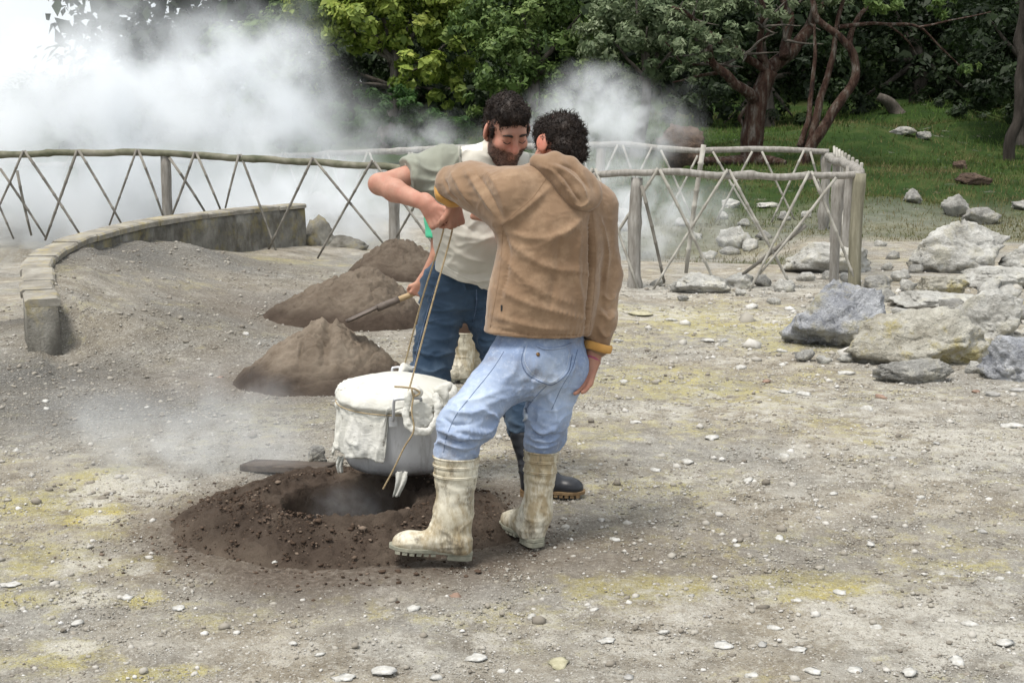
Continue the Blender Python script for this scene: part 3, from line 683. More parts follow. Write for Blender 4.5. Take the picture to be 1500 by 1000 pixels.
FC = [(34, 224, -10, 320, 0), (36, 224, 118, 345, 0), (25, 253, 46, 345, 1), (0, 250, 68, 350, 1), (113, 223, 66, 352, 0), (115, 223, 178, 328, 0), (200, 222, 160, 330, 0), (202, 222, 240, 320, 0), (248, 234, 300, 310, 1), (285, 226, 250, 320, 0), (287, 226, 325, 312, 0),
      (350, 229, 330, 305, 0), (352, 229, 406, 372, 0), (458, 234, 392, 368, 0), (460, 236, 566, 362, 0), (545, 238, 462, 384, 0), (548, 240, 655, 385, 0), (640, 246, 572, 362, 1), (660, 248, 760, 395, 0), (760, 250, 680, 392, 0), (765, 250, 850, 410, 0),
      (868, 250, 790, 405, 0), (872, 250, 936, 428, 0), (964, 250, 860, 408, 0), (966, 251, 1056, 432, 0), (940, 275, 973, 414, 1), (1066, 251, 953, 430, 0), (1068, 252, 1166, 431, 0), (1186, 254, 1093, 436, 0), (1188, 254, 1256, 420, 0), (1225, 263, 1112, 402, 0),
      (-40, 225, -120, 340, 0), (-38, 225, 20, 350, 0), (-120, 228, -60, 345, 0)]
for (xa, ya, xb, yb, dk) in FC:
    off = np.array([0, rng.uniform(-.06, -.03)])
    cane(ff, on_line(FRONT + off, xa, ya - 3), on_line(FRONT + off * (1.2 if dk == 0 else -1), xb, yb), .0135 + .004 * rng.random(), canedark_m if dk or (xa < 600) else cane_m)
cane(ff, on_line(FRONT - back, 1180, 330), on_line(FRONT + 4 * back, 1088, 402), .022, canedark_m, name='brace')
cane(ff, on_line(FRONT + np.array([0, .6]), 1031, 212), on_line(FRONT + np.array([0, .6]), 1005, 400), .026, cane_m, name='leaning_pole')
fr = empty('cane_fence', (0, 21, 0)); tag(fr, 'rear run of cane lattice fence half hidden by steam', 'fence')
RR = [(-60, 236), (0, 235), (60, 242), (130, 240), (250, 236), (400, 230), (560, 222), (700, 216), (790, 214), (880, 212), (930, 212), (985, 219), (1030, 220), (1120, 219), (1214, 222)]
rrp = [on_line(REAR, *q) for q in RR]
log(fr, rrp[:9], .05, 'rail', pole_m, .02, 90); log(fr, rrp[8:], .045, 'rail', pole_m, .02, 80)
for px, py in ((120, 242), (500, 226), (700, 217), (880, 215), (1211, 224)): post(fr, REAR + back, px, py, 0, .07, pole_m)
RC = [(968, 222, 1012, 316), (1022, 230, 975, 320), (1044, 224, 1122, 354), (1102, 224, 1048, 326), (1116, 224, 1164, 322), (1178, 222, 1130, 326), (1187, 224, 1210, 305), (905, 214, 868, 290), (912, 214, 950, 318), (955, 218, 905, 318)]
RC += [(x, 225, x - 38, 330) for x in range(-20, 860, 62)] + [(x + 3, 225, x + 42, 330) for x in range(-20, 860, 62)]
for q in RC:
    cane(fr, on_line(REAR - back, q[0], q[1] - 2), on_line(REAR - back * .5, q[2], q[3]), .017, cane_m)
fs = empty('cane_fence', (4, 16, 0)); tag(fs, 'short side run of cane fence joining the two rails at the corner', 'fence')
sa, sb = rrp[-1], frp[-1] + np.array([-.02, .03, .0])
log(fs, [sa + [-.02, .0, -.06], (sa * .7 + sb * .3) + [-.02, 0, -.05], (sa * .35 + sb * .65) + [0.02, 0, .0], sb + [0, .03, .02]], .05, 'rail', pole_m, .03, 60)
for t in np.linspace(.08, .93, 9):
    q = sa + (sb - sa) * t; q2 = sa + (sb - sa) * min(1, t + (.13 if int(t * 20) % 2 else -.10)); q2 = np.array([q2[0] + .03, q2[1], tz(q2[0], q2[1]) - .05])
    cane(fs, q + [0.05, 0, .09], q2 + [.05, 0, 0], .017, cane_m)
for t in (.35, .78):
    q = sa + (sb - sa) * t; log(fs, [np.array([q[0], q[1], tz(q[0], q[1]) - .1]), q + [0, 0, .02]], .05, 'post', pole_m, .01, 10)
# ------------------------------------------------------------------ grass
def grass():
    N = 150000; Y = 15 + 27 * rng.random(N) ** 1.6; X = rng.uniform(-2, 1, N) + rng.random(N) * (Y * .48 + 1.5)
    m = rng.random(N) < zone_grass(X, Y) * (.35 + .65 * sstep(-.25, .2, fbm(xyz(X * 1.3, Y * 1.3, 3.), 3)))
    X, Y = X[m], Y[m]; n = len(X); Z = terrain(X, Y)
    a = rng.uniform(0, 6.283, n); h = .045 * np.exp(rng.normal(0, .4, n)) * (Y / 18) ** .9; w = .007 * (Y / 18) ** 1.0
    lean = rng.normal(0, .35, (n, 2)) * h[:, None]
    b = np.stack([X, Y, Z - .01], -1); s = np.stack([np.cos(a) * w, np.sin(a) * w, 0 * a], -1)
    t = b + np.stack([lean[:, 0], lean[:, 1], h], -1)
    V = np.stack([b - s, b + s, t], 1).reshape(-1, 3); F = np.arange(3 * n).reshape(-1, 3)
    me = mesh('grass', V, F); sh = np.clip(.5 + .6 * fbm(xyz(X * .7, Y * .7, 9.), 3) + rng.normal(0, .18, n) - .5 * (1 - sstep(18, 25, Y)), 0, 1)
    fattr(me, 'shade', np.repeat(sh, 3))
    g = NT('grass_blades'); c = g.ramp(g.attr('shade'), [(0, (.15, .125, .06)), (.3, (.095, .10, .032)), (.55, (.05, .085, .018)), (1, (.085, .15, .028))])
    g.principled(c, .8, None, .2)
    tag(link('grass', me, g.m), 'short patchy green grass on the slope beyond the fence', 'grass', kind='stuff')
grass()

# ------------------------------------------------------------------ trees
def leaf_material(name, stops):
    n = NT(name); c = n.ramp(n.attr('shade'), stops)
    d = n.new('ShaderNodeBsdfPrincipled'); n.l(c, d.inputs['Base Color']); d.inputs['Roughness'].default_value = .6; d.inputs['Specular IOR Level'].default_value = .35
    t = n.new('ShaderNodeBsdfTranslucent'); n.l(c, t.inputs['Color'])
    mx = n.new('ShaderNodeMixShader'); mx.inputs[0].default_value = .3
    n.l(d.outputs[0], mx.inputs[1]); n.l(t.outputs[0], mx.inputs[2]); n.l(mx.outputs[0], n.out.inputs['Surface']); return n.m
LM = {'yellow': leaf_material('yellow_green_leaves', [(0, (.08, .13, .02)), (.5, (.23, .30, .05)), (1, (.44, .48, .11))]),
      'green': leaf_material('fresh_green_leaves', [(0, (.045, .085, .02)), (.5, (.115, .18, .045)), (1, (.22, .29, .09))]),
      'grey': leaf_material('grey_green_leaves', [(0, (.06, .095, .04)), (.5, (.165, .21, .11)), (1, (.31, .35, .22))]),
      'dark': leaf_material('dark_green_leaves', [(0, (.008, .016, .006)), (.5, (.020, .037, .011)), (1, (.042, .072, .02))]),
      'bush': leaf_material('deep_green_leaves', [(0, (.015, .045, .008)), (.5, (.035, .09, .014)), (1, (.07, .15, .028))])}
bark_red = simple('red_bark', [(.3, (.018, .010, .008)), (.46, (.055, .026, .017)), (.56, (.085, .058, .043)), (.68, (.17, .15, .13))], 3.5, .95, 1.0, 14, .07, streak=(3, 3, .8))
bark_grey = simple('grey_bark', [(.3, (.05, .042, .034)), (.6, (.12, .105, .088)), (.8, (.21, .195, .17))], 3, .92, .9, 18, .03, streak=(3, 3, .6))
bark_dark = simple('dark_bark', [(.3, (.02, .016, .013)), (.6, (.05, .042, .035)), (.8, (.10, .09, .08))], 3, .95, .9, 18, .03, streak=(3, 3, .6))  # darkest of the barks, for the thin dark trunk at the wood edge
def leaf_cloud(clumps, n, size, seed, aspect=.45, sub=26, subr=.32):
    """clumps: (center, radii) -> many single leaves gathered in tufts"""
    r = np.random.default_rng(seed); vol = np.array([np.prod(c[1]) ** (2 / 3) for c in clumps]); cnt = np.maximum(200, (n * vol / vol.sum()).astype(int))
    C, O, S = [], [], []
    for (c, rad), m in zip(clumps, cnt):
        rad = np.asarray(rad, float); k = max(8, int(sub * (np.mean(rad) / 1.2) ** 1.3))
        u = r.normal(size=(k, 3)); u /= np.linalg.norm(u, axis=1)[:, None]
        cen = np.asarray(c) + u * rad * (.60 + .40 * r.random((k, 1)) ** .6)
        tint = r.normal(0, .13, k); w = r.integers(0, k, m); q = r.normal(size=(m, 3)); q /= np.linalg.norm(q, axis=1)[:, None]
        sr = np.mean(rad) * subr * r.uniform(.6, 1.35, k)[w][:, None] * r.random((m, 1)) ** .45
        C.append(cen[w] + q * sr * [1, 1, .72]); O.append(u[w] * .7 + q * .8 + [0, 0, .55] + r.normal(0, .5, (m, 3)))
        S.append(np.clip(.42 + tint[w] + r.normal(0, .17, m), 0, 1))
    C, O, S = np.vstack(C), unit_rows(np.vstack(O)), np.concatenate(S); m = len(C)
    t = np.cross(O, r.normal(size=(m, 3))); t = unit_rows(t); b = np.cross(O, t); L = size * np.exp(r.normal(-.05, .45, m))[:, None]
    V = np.stack([C - t * L * .5, C + b * L * aspect * .5 + O * L * .06, C + t * L * .5 - O * L * .10, C - b * L * aspect * .5 + O * L * .06], 1).reshape(-1, 3)
    me = mesh('leaves', V, np.arange(4 * m).reshape(-1, 4), smooth=False); fattr(me, 'shade', np.repeat(S, 4)); return me
def branch(root, pts, r0, r1, mat, name='branch', n=24, wob=.06, sides=8):
    p = smooth_path(pts, n); k = np.linspace(0, 1, len(p)); p = p + (wob * np.stack([fbm(p * 1.1 + q, 3) for q in (0, 9, 19)], -1)) * np.minimum(1, k * 4)[:, None]
    V, F = tube(p, (r0 + (r1 - r0) * k) * (1 + .12 * fbm(p * 3, 2)), sides); return link(name, mesh(name, V, F), mat, root)
def tree(label, base_px, Y, clumps_px, leaf, n, size, seed, bark=bark_grey, r0=.2, name='broadleaf_tree', cat='tree', aspect=.45, sub=26, subr=.32, trunk=True):
    """clumps_px: (x, y, radius px, squash, dY)"""
    x0 = (base_px - 750) / FPX * Y; g = np.array([x0, Y, tz(x0, Y)]); root = empty(name, g); tag(root, label, cat)
    cl = []
    for (x, y, rp, sq, dY) in clumps_px:
        R = rp * (Y + dY) / FPX; cl.append((P(x, y, Y + dY), (R, R * 1.05, R * sq)))
    link('crown' if trunk else 'foliage', leaf_cloud(cl, n, size, seed, aspect, sub, subr), LM[leaf], root)
    if trunk:
        top = np.mean([c for c, _ in cl], axis=0); top[2] = max(top[2], g[2] + 1.5); mid = (g + top) / 2 + np.array([.15, 0, 0])
        branch(root, [g - [0, 0, .3], mid, top], r0, r0 * .4, bark, 'trunk')
        for (c, R) in cl[:7]: branch(root, [mid * .6 + top * .4, (mid + c) / 2 + [0, 0, .2], c], r0 * .4, .02, bark, 'branch', 12, .08, 6)
    return root
tree('tall yellow-green leafed tree above the clipped bush', 560, 33, [(535, 20, 58, .8, 0), (600, 30, 60, .8, .5), (650, 75, 52, .9, .3), (610, 100, 40, .8, -.5), (480, 10, 55, .8, .5), (650, -30, 80, .8, 1), (540, -70, 100, .8, 1), (660, 140, 30, .9, .2), (500, 60, 35, .7, .3)], 'yellow', 26000, .13, 1, r0=.22, aspect=.6)
tree('dense fresh green tree rising behind the two men', 770, 30, [(740, 90, 58, 1.0, 0), (790, 60, 68, .95, .4), (720, 150, 36, 1, -.4), (780, 135, 55, .8, 0), (840, 110, 50, .8, .2), (760, 0, 75, .9, .8), (850, 20, 66, .9, .6), (800, -70, 100, .8, 1), (700, 30, 42, 1, .6)], 'green', 24000, .105, 2, r0=.2, sub=34, subr=.3)
tree('grey-green leafed tree between the dense green tree and the red tree', 925, 29, [(900, 60, 52, .8, 0), (950, 40, 48, .8, -.3), (890, 120, 40, .7, .2), (960, 95, 42, .7, .2), (930, -20, 70, .8, .5), (1000, 60, 36, .7, -.2), (1000, 0, 50, .8, .2), (930, 150, 34, .6, .6)], 'grey', 16000, .105, 3, r0=.16, sub=34)
tree('rounded clipped green bush under the yellow-green tree', 560, 27, [(540, 165, 40, .75, 0), (580, 155, 36, .7, .2), (615, 165, 30, .7, .3), (505, 175, 34, .75, .2), (560, 195, 45, .7, 0), (610, 200, 36, .7, .1), (470, 195, 36, .7, .3), (660, 195, 40, .7, .6), (430, 200, 40, .7, .8)], 'bush', 22000, .06, 4, name='round_bush', cat='bush', trunk=False, sub=44, subr=.28)
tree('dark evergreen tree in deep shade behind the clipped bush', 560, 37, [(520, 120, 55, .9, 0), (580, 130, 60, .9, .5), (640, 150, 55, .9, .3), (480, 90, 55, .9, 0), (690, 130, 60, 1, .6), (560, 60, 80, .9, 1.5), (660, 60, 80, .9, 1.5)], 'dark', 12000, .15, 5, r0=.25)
tree('hazy green tree at the edge of the big steam cloud', 420, 40, [(440, 40, 50, .9, 0), (400, 60, 48, .9, .5), (460, 110, 50, .9, 0), (360, 60, 44, .8, .6), (420, 130, 60, .8, 0), (330, 70, 40, .8, 1), (470, 0, 55, .8, 0), (380, 150, 55, .7, 0)], 'green', 13000, .16, 6, r0=.2)
tree('pale far tree fading into the steam on the skyline', 250, 52, [(270, 95, 48, .8, 0), (315, 62, 38, .8, 0), (200, 125, 46, .7, 1), (140, 135, 45, .7, 1), (230, 150, 60, .7, 0), (80, 145, 50, .7, 1), (20, 150, 60, .7, 1), (150, 150, 60, .7, 0), (-60, 150, 60, .7, 1)], 'green', 22000, .12, 7, r0=.2, sub=40)
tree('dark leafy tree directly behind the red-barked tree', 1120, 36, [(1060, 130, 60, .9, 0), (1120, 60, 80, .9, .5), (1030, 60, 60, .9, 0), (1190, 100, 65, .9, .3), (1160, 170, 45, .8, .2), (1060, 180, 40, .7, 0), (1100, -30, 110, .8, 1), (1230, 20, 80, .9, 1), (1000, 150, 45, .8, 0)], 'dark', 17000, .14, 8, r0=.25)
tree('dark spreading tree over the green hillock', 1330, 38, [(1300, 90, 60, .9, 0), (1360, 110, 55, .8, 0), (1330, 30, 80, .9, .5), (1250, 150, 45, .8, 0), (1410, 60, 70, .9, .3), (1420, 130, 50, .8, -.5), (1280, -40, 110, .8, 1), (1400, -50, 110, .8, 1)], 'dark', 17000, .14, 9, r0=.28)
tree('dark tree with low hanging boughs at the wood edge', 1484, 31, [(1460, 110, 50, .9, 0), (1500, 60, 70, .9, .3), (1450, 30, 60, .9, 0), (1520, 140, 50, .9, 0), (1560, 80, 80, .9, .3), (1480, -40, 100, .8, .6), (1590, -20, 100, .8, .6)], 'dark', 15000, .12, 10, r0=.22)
tree('low shaded bush at the foot of the wood beside the hillock', 1420, 36, [(1410, 160, 36, .7, 0), (1450, 170, 34, .7, .2), (1480, 185, 36, .8, .4), (1370, 140, 30, .7, .6), (1540, 180, 45, .8, 0)], 'dark', 7000, .10, 12, name='shade_bush', cat='bush', trunk=False)
# the wood behind, one mass
cl = [(np.array([x, Y, 0.]) + [0, 0, tz(x, Y) + h], (3.4, 3.0, 2.8)) for Y, st in ((46, 4.2), (54, 5.0)) for x in np.arange(-13, 34, st) for h in (1.8, 5.4, 9.0)]
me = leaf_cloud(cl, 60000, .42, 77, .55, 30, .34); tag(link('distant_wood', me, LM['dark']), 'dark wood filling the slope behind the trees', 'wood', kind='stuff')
cl = [(np.array([x, Y, tz(x, Y) + h]), (3.2, 3.0, 2.6)) for (x, Y) in [(-16 - 5 * k, 42 - 3.0 * k) for k in range(1, 7)] + [(-20 - 6 * k, 52 - 3 * k) for k in range(1, 6)] for h in (1.2, 3.8)]
tag(link('far_wood', leaf_cloud(cl, 22000, .34, 79, .55, 26, .34), LM['green']), 'green wood beyond the big steam cloud', 'wood', kind='stuff')
# side woods close the view and shade the slope
cl = [(np.array([x, Y, tz(x, Y) + h]), (3.0, 3.0, 2.6)) for (x, Y) in ((20, 27), (22, 33), (23, 39), (17, 41)) for h in (2.4, 5.4, 8.4)]
tag(link('side_wood', leaf_cloud(cl, 14000, .34, 78, .55, 26, .34), LM['dark']), 'dark wood closing the slope beyond the last tree', 'wood', kind='stuff')

def red_tree():
    Y = 27.5; g = P(1100, 240, Y); g[2] = tz(g[0], g[1]); root = empty('red_barked_tree', g); tag(root, 'twisted red-barked tree with forked trunk and grey-green leaves', 'tree')
    q = lambda pts, dy=0: [P(x, y, Y + dy * i / max(1, len(pts) - 1)) for i, (x, y) in enumerate(pts)]
    base = [g - [0, 0, .3]]
    branch(root, base + q([(1101, 205), (1106, 165), (1114, 135), (1130, 104)]), .26, .17, bark_red, 'trunk', 30, .05, 12)
    for pts, a, b, dy in (([(1112, 145), (1130, 104), (1165, 75), (1186, 40), (1205, -10)], .24, .13, .5), ([(1106, 150), (1096, 135), (1067, 113), (1046, 92), (1038, 70)], .17, .08, -.8), ([(1128, 104), (1120, 85), (1117, 62), (1119, 30), (1112, -20)], .13, .06, -.4),
                          ([(1150, 85), (1152, 62), (1156, 25), (1140, -15)], .15, .09, .4), ([(1124, 104), (1090, 82), (1042, 52), (1014, 28), (985, 10)], .12, .04, -.6), ([(1060, 106), (1020, 108), (985, 120)], .06, .02, -.3), ([(1117, 60), (1140, 35), (1156, 15), (1170, -20)], .05, .03, 0),
                          ([(1046, 92), (1020, 90), (995, 85), (970, 60)], .05, .02, -.3), ([(1100, 150), (1082, 170), (1090, 185), (1099, 200)], .06, .07, .2)):
        branch(root, q(pts, dy), a * .8, b * .7, bark_red, 'branch', 30, .16, 9)
    for pts in ([(1095, 232), (1060, 228), (1030, 240), (1005, 252)], [(1100, 235), (1075, 245), (1050, 246)], [(1105, 235), (1130, 245), (1150, 250)]):
        rt = [np.array([p[0], p[1], tz(p[0], p[1]) + .08]) for p in q(pts, -1.0)]; branch(root, rt, .14, .06, bark_red, 'root', 14, .05)
    cl = [(P(x, y, Y + d), (r * Y / FPX,) * 2 + (r * .7 * Y / FPX,)) for x, y, r, d in ((1010, 75, 30, -.8), (1055, 60, 34, -.8), (1090, 25, 36, -.6), (1020, 25, 38, -.6), (1000, 110, 22, -.5), (1150, 10, 34, 0), (1060, -20, 50, 0), (985, 45, 30, -.4), (1200, -20, 50, .4))]
    link('crown', leaf_cloud(cl, 9000, .10, 21, .32, 30, .3), LM['grey'], root)
    for k in range(26):
        x0, y0 = ((1038, 72), (1117, 40), (1186, 35), (1156, 20), (1014, 30), (1060, 95), (1090, 80), (1150, 60))[k % 8]; dx, dy = rng.uniform(-60, 60), rng.uniform(-55, 15)
        branch(root, [P(x0, y0, Y - .3), P(x0 + dx * .5, y0 + dy * .6, Y - .4), P(x0 + dx, y0 + dy, Y - .5)], .035, .008, bark_grey, 'twig', 12, .12, 5)
    # slim neighbour with the curved stem
    g2 = P(1172, 250, 26.5); g2[2] = tz(g2[0], g2[1]); r2 = empty('curved_tree', g2); tag(r2, 'slim red-barked tree with a curving stem and thin side stems', 'tree')
    q2 = lambda pts, y0=26.5, dy=0: [P(x, y, y0 + dy * i / max(1, len(pts) - 1)) for i, (x, y) in enumerate(pts)]
    branch(r2, [g2 - [0, 0, .2]] + q2([(1183, 222), (1199, 198), (1229, 158), (1252, 119), (1251, 84), (1229, 55), (1203, 37), (1193, 14), (1190, -20)]), .12, .05, bark_red, 'trunk', 40, .12, 10)
    for pts, a, b in (([(1248, 80), (1245, 58), (1258, 24), (1284, -4)], .10, .05), ([(1229, 40), (1262, 36), (1291, 35), (1346, 40), (1376, 70), (1412, 106)], .06, .02), ([(1172, 215), (1185, 166), (1192, 92), (1194, 37)], .09, .04), ([(1184, 218), (1199, 158), (1218, 84), (1237, -5)], .12, .06),
                      ([(1346, 40), (1400, 30), (1450, 20)], .03, .015), ([(1300, 36), (1330, 60), (1345, 80)], .03, .012)):
        branch(r2, q2(pts, 26.6, .5), a * .8, b * .7, bark_red, 'stem' if a > .08 else 'branch', 24, .06, 8)
    cl = [(P(x, y, 26.8), (r * 26.8 / FPX,) * 2 + (r * .6 * 26.8 / FPX,)) for x, y, r in ((1300, -10, 50), (1220, -30, 50), (1380, 10, 26), (1420, 100, 16))]
    link('crown', leaf_cloud(cl, 2600, .10, 22, .4), LM['green'], r2)
    # dead leaning stump
    g3 = P(1322, 172, 36); g3[2] = tz(g3[0], g3[1]); r3 = empty('dead_trunk', g3); tag(r3, 'short leaning grey dead trunk on the hillock', 'dead trunk')
    branch(r3, [g3 - [0, 0, .3], (g3 + P(1290, 140, 36)) / 2, P(1290, 140, 36)], .24, .10, bark_grey, 'trunk', 16, .2, 9)
    g4 = P(1476, 222, 29); g4[2] = tz(g4[0], g4[1]); r4 = empty('bare_trunk', g4); tag(r4, 'grey tree trunk with flared foot at the wood edge', 'tree')
    branch(r4, [g4 - [0, 0, .3], P(1484, 190, 29), P(1492, 130, 29), P(1500, 20, 29), P(1496, -60, 29)], .13, .08, bark_dark, 'trunk', 24, .14, 10)
red_tree()

# ------------------------------------------------------------------ steam
def steam(label, c, rad, dens, seed, nscale=1.6, lo=.42, hi=.62, edge=.55, warp=.5, rot=0.0, aniso=.0, vstretch=1.0, sharp=1.0):
    V, F = ICO4; c = np.asarray(c, float); o = link('steam', mesh('steam', V * 1.0, F)); o.location = [float(q) for q in c]; o.scale = [float(q) for q in rad]; o.rotation_euler = (0, rot, 0)
    n = NT('steam_vapour'); s = n.tc.outputs['Object']
    mp = n.new('ShaderNodeMapping'); mp.inputs['Location'].default_value = (seed, seed * 1.7, seed * .6); mp.inputs['Scale'].default_value = [float(q) / float(max(rad)) for q in (rad[0], rad[1], rad[2] * vstretch)]
    n.l(s, mp.inputs['Vector']); v = mp.outputs[0]
    big = n.noise(nscale, 2, .5, v); fin = n.noise(nscale * 2.6, 5, .58, v, .4)
    ln = n.new('ShaderNodeVectorMath'); ln.operation = 'LENGTH'; n.l(s, ln.inputs[0])
    r = n.math('ADD', ln.outputs['Value'], n.math('MULTIPLY', n.math('SUBTRACT', big, .5), warp * 2))
    fall = n.rng(r, 1 - edge - .12, .86, 1.0, 0.0, True)
    hard = n.rng(ln.outputs['Value'], .8, .98, 1, 0, True)
    d = n.math('MULTIPLY', n.math('MULTIPLY', fall, hard), n.rng(fin, lo, hi, .06, 1.0, True))
    if sharp != 1.0: d = n.math('POWER', d, sharp)
    d = n.math('MULTIPLY', d, dens)
    pv = n.new('ShaderNodeVolumePrincipled'); pv.inputs['Color'].default_value = (.95, .975, 1.0, 1); pv.inputs['Anisotropy'].default_value = aniso
    n.l(d, pv.inputs['Density']); n.l(pv.outputs[0], n.out.inputs['Volume'])
    o.data.materials.append(n.m); return tag(o, label, 'steam', kind='stuff')
steam('huge white steam cloud rising behind the curved wall', P(150, 225, 19.6), (5.0, 3.3, 3.2), 1.7, 3.0, 2.2, .42, .62, .6, .55)
steam('tall steam billow drifting against the hazy tree', P(375, 125, 20.5), (1.8, 1.7, 2.1), 1.3, 8.0, 1.5, .40, .62, .7, .5)
steam('low steam bank hanging over the hollow behind the earth heaps', P(470, 305, 18.2), (2.4, 1.7, 1.05), 2.2, 5.0, 1.8, .38, .62, .7, .4)
steam('thin bluish steam wisps drifting in front of the bush', P(630, 200, 18.5), (1.6, .9, .62), .8, 12.0, 1.8, .44, .64, .8, .5)
steam('steam puff swelling behind the heads of the two men', P(890, 180, 17.6), (1.65, 1.0, 1.0), 2.2, 21.0, 1.7, .40, .60, .7, .45)
steam('faint steam rolling low behind the fence posts', P(920, 320, 16.2), (1.9, 1.1, 1.1), 2.3, 27.0, 1.8, .42, .64, .8, .45)
steam('faint steam drifting off the cooking pit', P(300, 645, 5.9), (1.15, .5, .5), 2.8, 33.0, 1.6, .40, .64, .8, .5)
steam('steam standing in the mouth of the cooking pit', np.array([PITC[0] - .02, PITC[1] + .04, .06]), (.26, .24, .15), 1.1, 41.0, 1.5, .36, .62, .8, .4)
# ------------------------------------------------------------------ sculpting kit: smooth unions of tapered shapes, skinned by surface nets
class Cap:
    def __init__(s, a, b, ra, rb=None, fl=None):
        s.a, s.b = np.asarray(a, np.float32), np.asarray(b, np.float32); s.ra = ra; s.rb = ra if rb is None else rb
        s.fl = None if fl is None else (np.asarray(unit(fl[0]), np.float32), float(fl[1]))
        R = max(s.ra, s.rb) * (max(1, s.fl[1]) if s.fl else 1) + .07
        s.lo, s.hi = np.minimum(s.a, s.b) - R, np.maximum(s.a, s.b) + R
    def ev(s, p):
        a, b = s.a, s.b; k = 1.0
        if s.fl:
            n, f = s.fl; g = 1 / f - 1
            p = p + n * ((p - a) @ n)[:, None] * g; b = b + n * ((b - a) @ n) * g; k = min(1, f) ** .5
        e = b - a; L = float(e @ e); t = np.clip(((p - a) @ e) / L, 0, 1) if L > 1e-12 else np.zeros(len(p), np.float32)
        return (np.linalg.norm(p - a - t[:, None] * e, axis=1) - (s.ra + (s.rb - s.ra) * t)) * k
    def __call__(s, p):
        m = np.all((p > s.lo) & (p < s.hi), axis=1); d = np.full(len(p), .5, np.float32)
        if m.any(): d[m] = s.ev(p[m])
        return d
class Ell:
    def __init__(s, c, axes, radii):
        s.c = np.asarray(c, np.float32); s.A = np.asarray(axes, np.float32); s.r = np.asarray(radii, np.float32); R = max(radii) + .07
        s.lo, s.hi = s.c - R, s.c + R
    def __call__(s, p):
        m = np.all((p > s.lo) & (p < s.hi), axis=1); d = np.full(len(p), .5, np.float32)
        if m.any():
            q = ((p[m] - s.c) @ s.A.T); k0 = np.linalg.norm(q / s.r, axis=1); k1 = np.linalg.norm(q / (s.r * s.r), axis=1)
            d[m] = np.where(k1 > 1e-9, k0 * (k0 - 1) / np.maximum(k1, 1e-9), -float(min(s.r)))
        return d
def smin(a, b, k):
    if k <= 0: return np.minimum(a, b)
    h = np.maximum(k - np.abs(a - b), 0) / k; return np.minimum(a, b) - h * h * k * .25
def union(items, k=.02):
    def f(p):
        d = None
        for it in items:
            q, kk = (it if isinstance(it, tuple) else (it, k)); v = q(p); d = v if d is None else smin(d, v, kk)
        return d
    return f
def bounds(items):
    L, H = [], []
    for it in items:
        q = it[0] if isinstance(it, tuple) else it
        if hasattr(q, 'lo'): L.append(q.lo); H.append(q.hi)
    return np.min(L, 0) + .045, np.max(H, 0) - .045
def skin(f, lo, hi, h):
    """surface nets over a narrow band"""
    B = 4; n = np.ceil((np.asarray(hi) - lo) / (h * B)).astype(int) + 1; lo = np.asarray(lo, np.float32)
    gi = np.stack(np.meshgrid(*[np.arange(k) for k in n], indexing='ij'), -1).reshape(-1, 3)
    cen = lo + (gi * B + (B - 1) / 2) * h; dc = np.concatenate([f(c.astype(np.float32)) for c in np.array_split(cen, max(1, len(cen) // 200000))])
    act = np.abs(dc) < h * B * .95 + .006
    D = np.repeat(np.repeat(np.repeat(np.where(dc < 0, -1, 1).astype(np.float32).reshape(n), B, 0), B, 1), B, 2)
    off = np.stack(np.meshgrid(*[np.arange(B)] * 3, indexing='ij'), -1).reshape(-1, 3)
    ai = gi[act]
    for ch in np.array_split(ai, max(1, len(ai) // 4000)):
        q = (ch[:, None] * B + off[None]).reshape(-1, 3); D[q[:, 0], q[:, 1], q[:, 2]] = f((lo + q * h).astype(np.float32))
    D[0] = D[-1] = 1; D[:, 0] = D[:, -1] = 1; D[:, :, 0] = D[:, :, -1] = 1
    neg = D < 0; s = np.zeros(np.array(D.shape) - 1, np.int8)
    cor = [(i, j, k) for i in (0, 1) for j in (0, 1) for k in (0, 1)]; S = np.array(D.shape) - 1
    for c in cor: s += neg[c[0]:c[0] + S[0], c[1]:c[1] + S[1], c[2]:c[2] + S[2]]
    cells = np.argwhere((s > 0) & (s < 8)); vid = np.full(S, -1, np.int32); vid[tuple(cells.T)] = np.arange(len(cells))
    acc = np.zeros((len(cells), 3)); cnt = np.zeros(len(cells)); vals = {c: D[tuple((cells + c).T)] for c in cor}
    for c in cor:
        for ax in range(3):
            if c[ax]: continue
            e = list(c); e[ax] = 1; e = tuple(e); va, vb = vals[c], vals[e]; m = (va < 0) != (vb < 0)
            t = np.where(m, va / np.where(np.abs(va - vb) < 1e-9, 1, va - vb), 0); q = np.tile(np.array(c, float), (len(cells), 1)); q[:, ax] = t
            acc[m] += q[m]; cnt[m] += 1
    V = lo + (cells + acc / cnt[:, None]) * h; F = []
    for ax in range(3):
        u, w = (ax + 1) % 3, (ax + 2) % 3; sl0 = [slice(None)] * 3; sl1 = [slice(None)] * 3; sl0[ax] = slice(0, -1); sl1[ax] = slice(1, None)
        e = np.argwhere(neg[tuple(sl0)] != neg[tuple(sl1)]); e = e[(e[:, u] > 0) & (e[:, w] > 0)]
        first = neg[tuple(e.T)]; eu = np.eye(3, dtype=int)[u]; ew = np.eye(3, dtype=int)[w]
        q = np.stack([vid[tuple((e - eu - ew).T)], vid[tuple((e - ew).T)], vid[tuple(e.T)], vid[tuple((e - eu).T)]], 1)
        F.append(np.where(first[:, None], q, q[:, ::-1]))
    F = np.vstack(F); F = F[(F >= 0).all(1)]
    return V, F
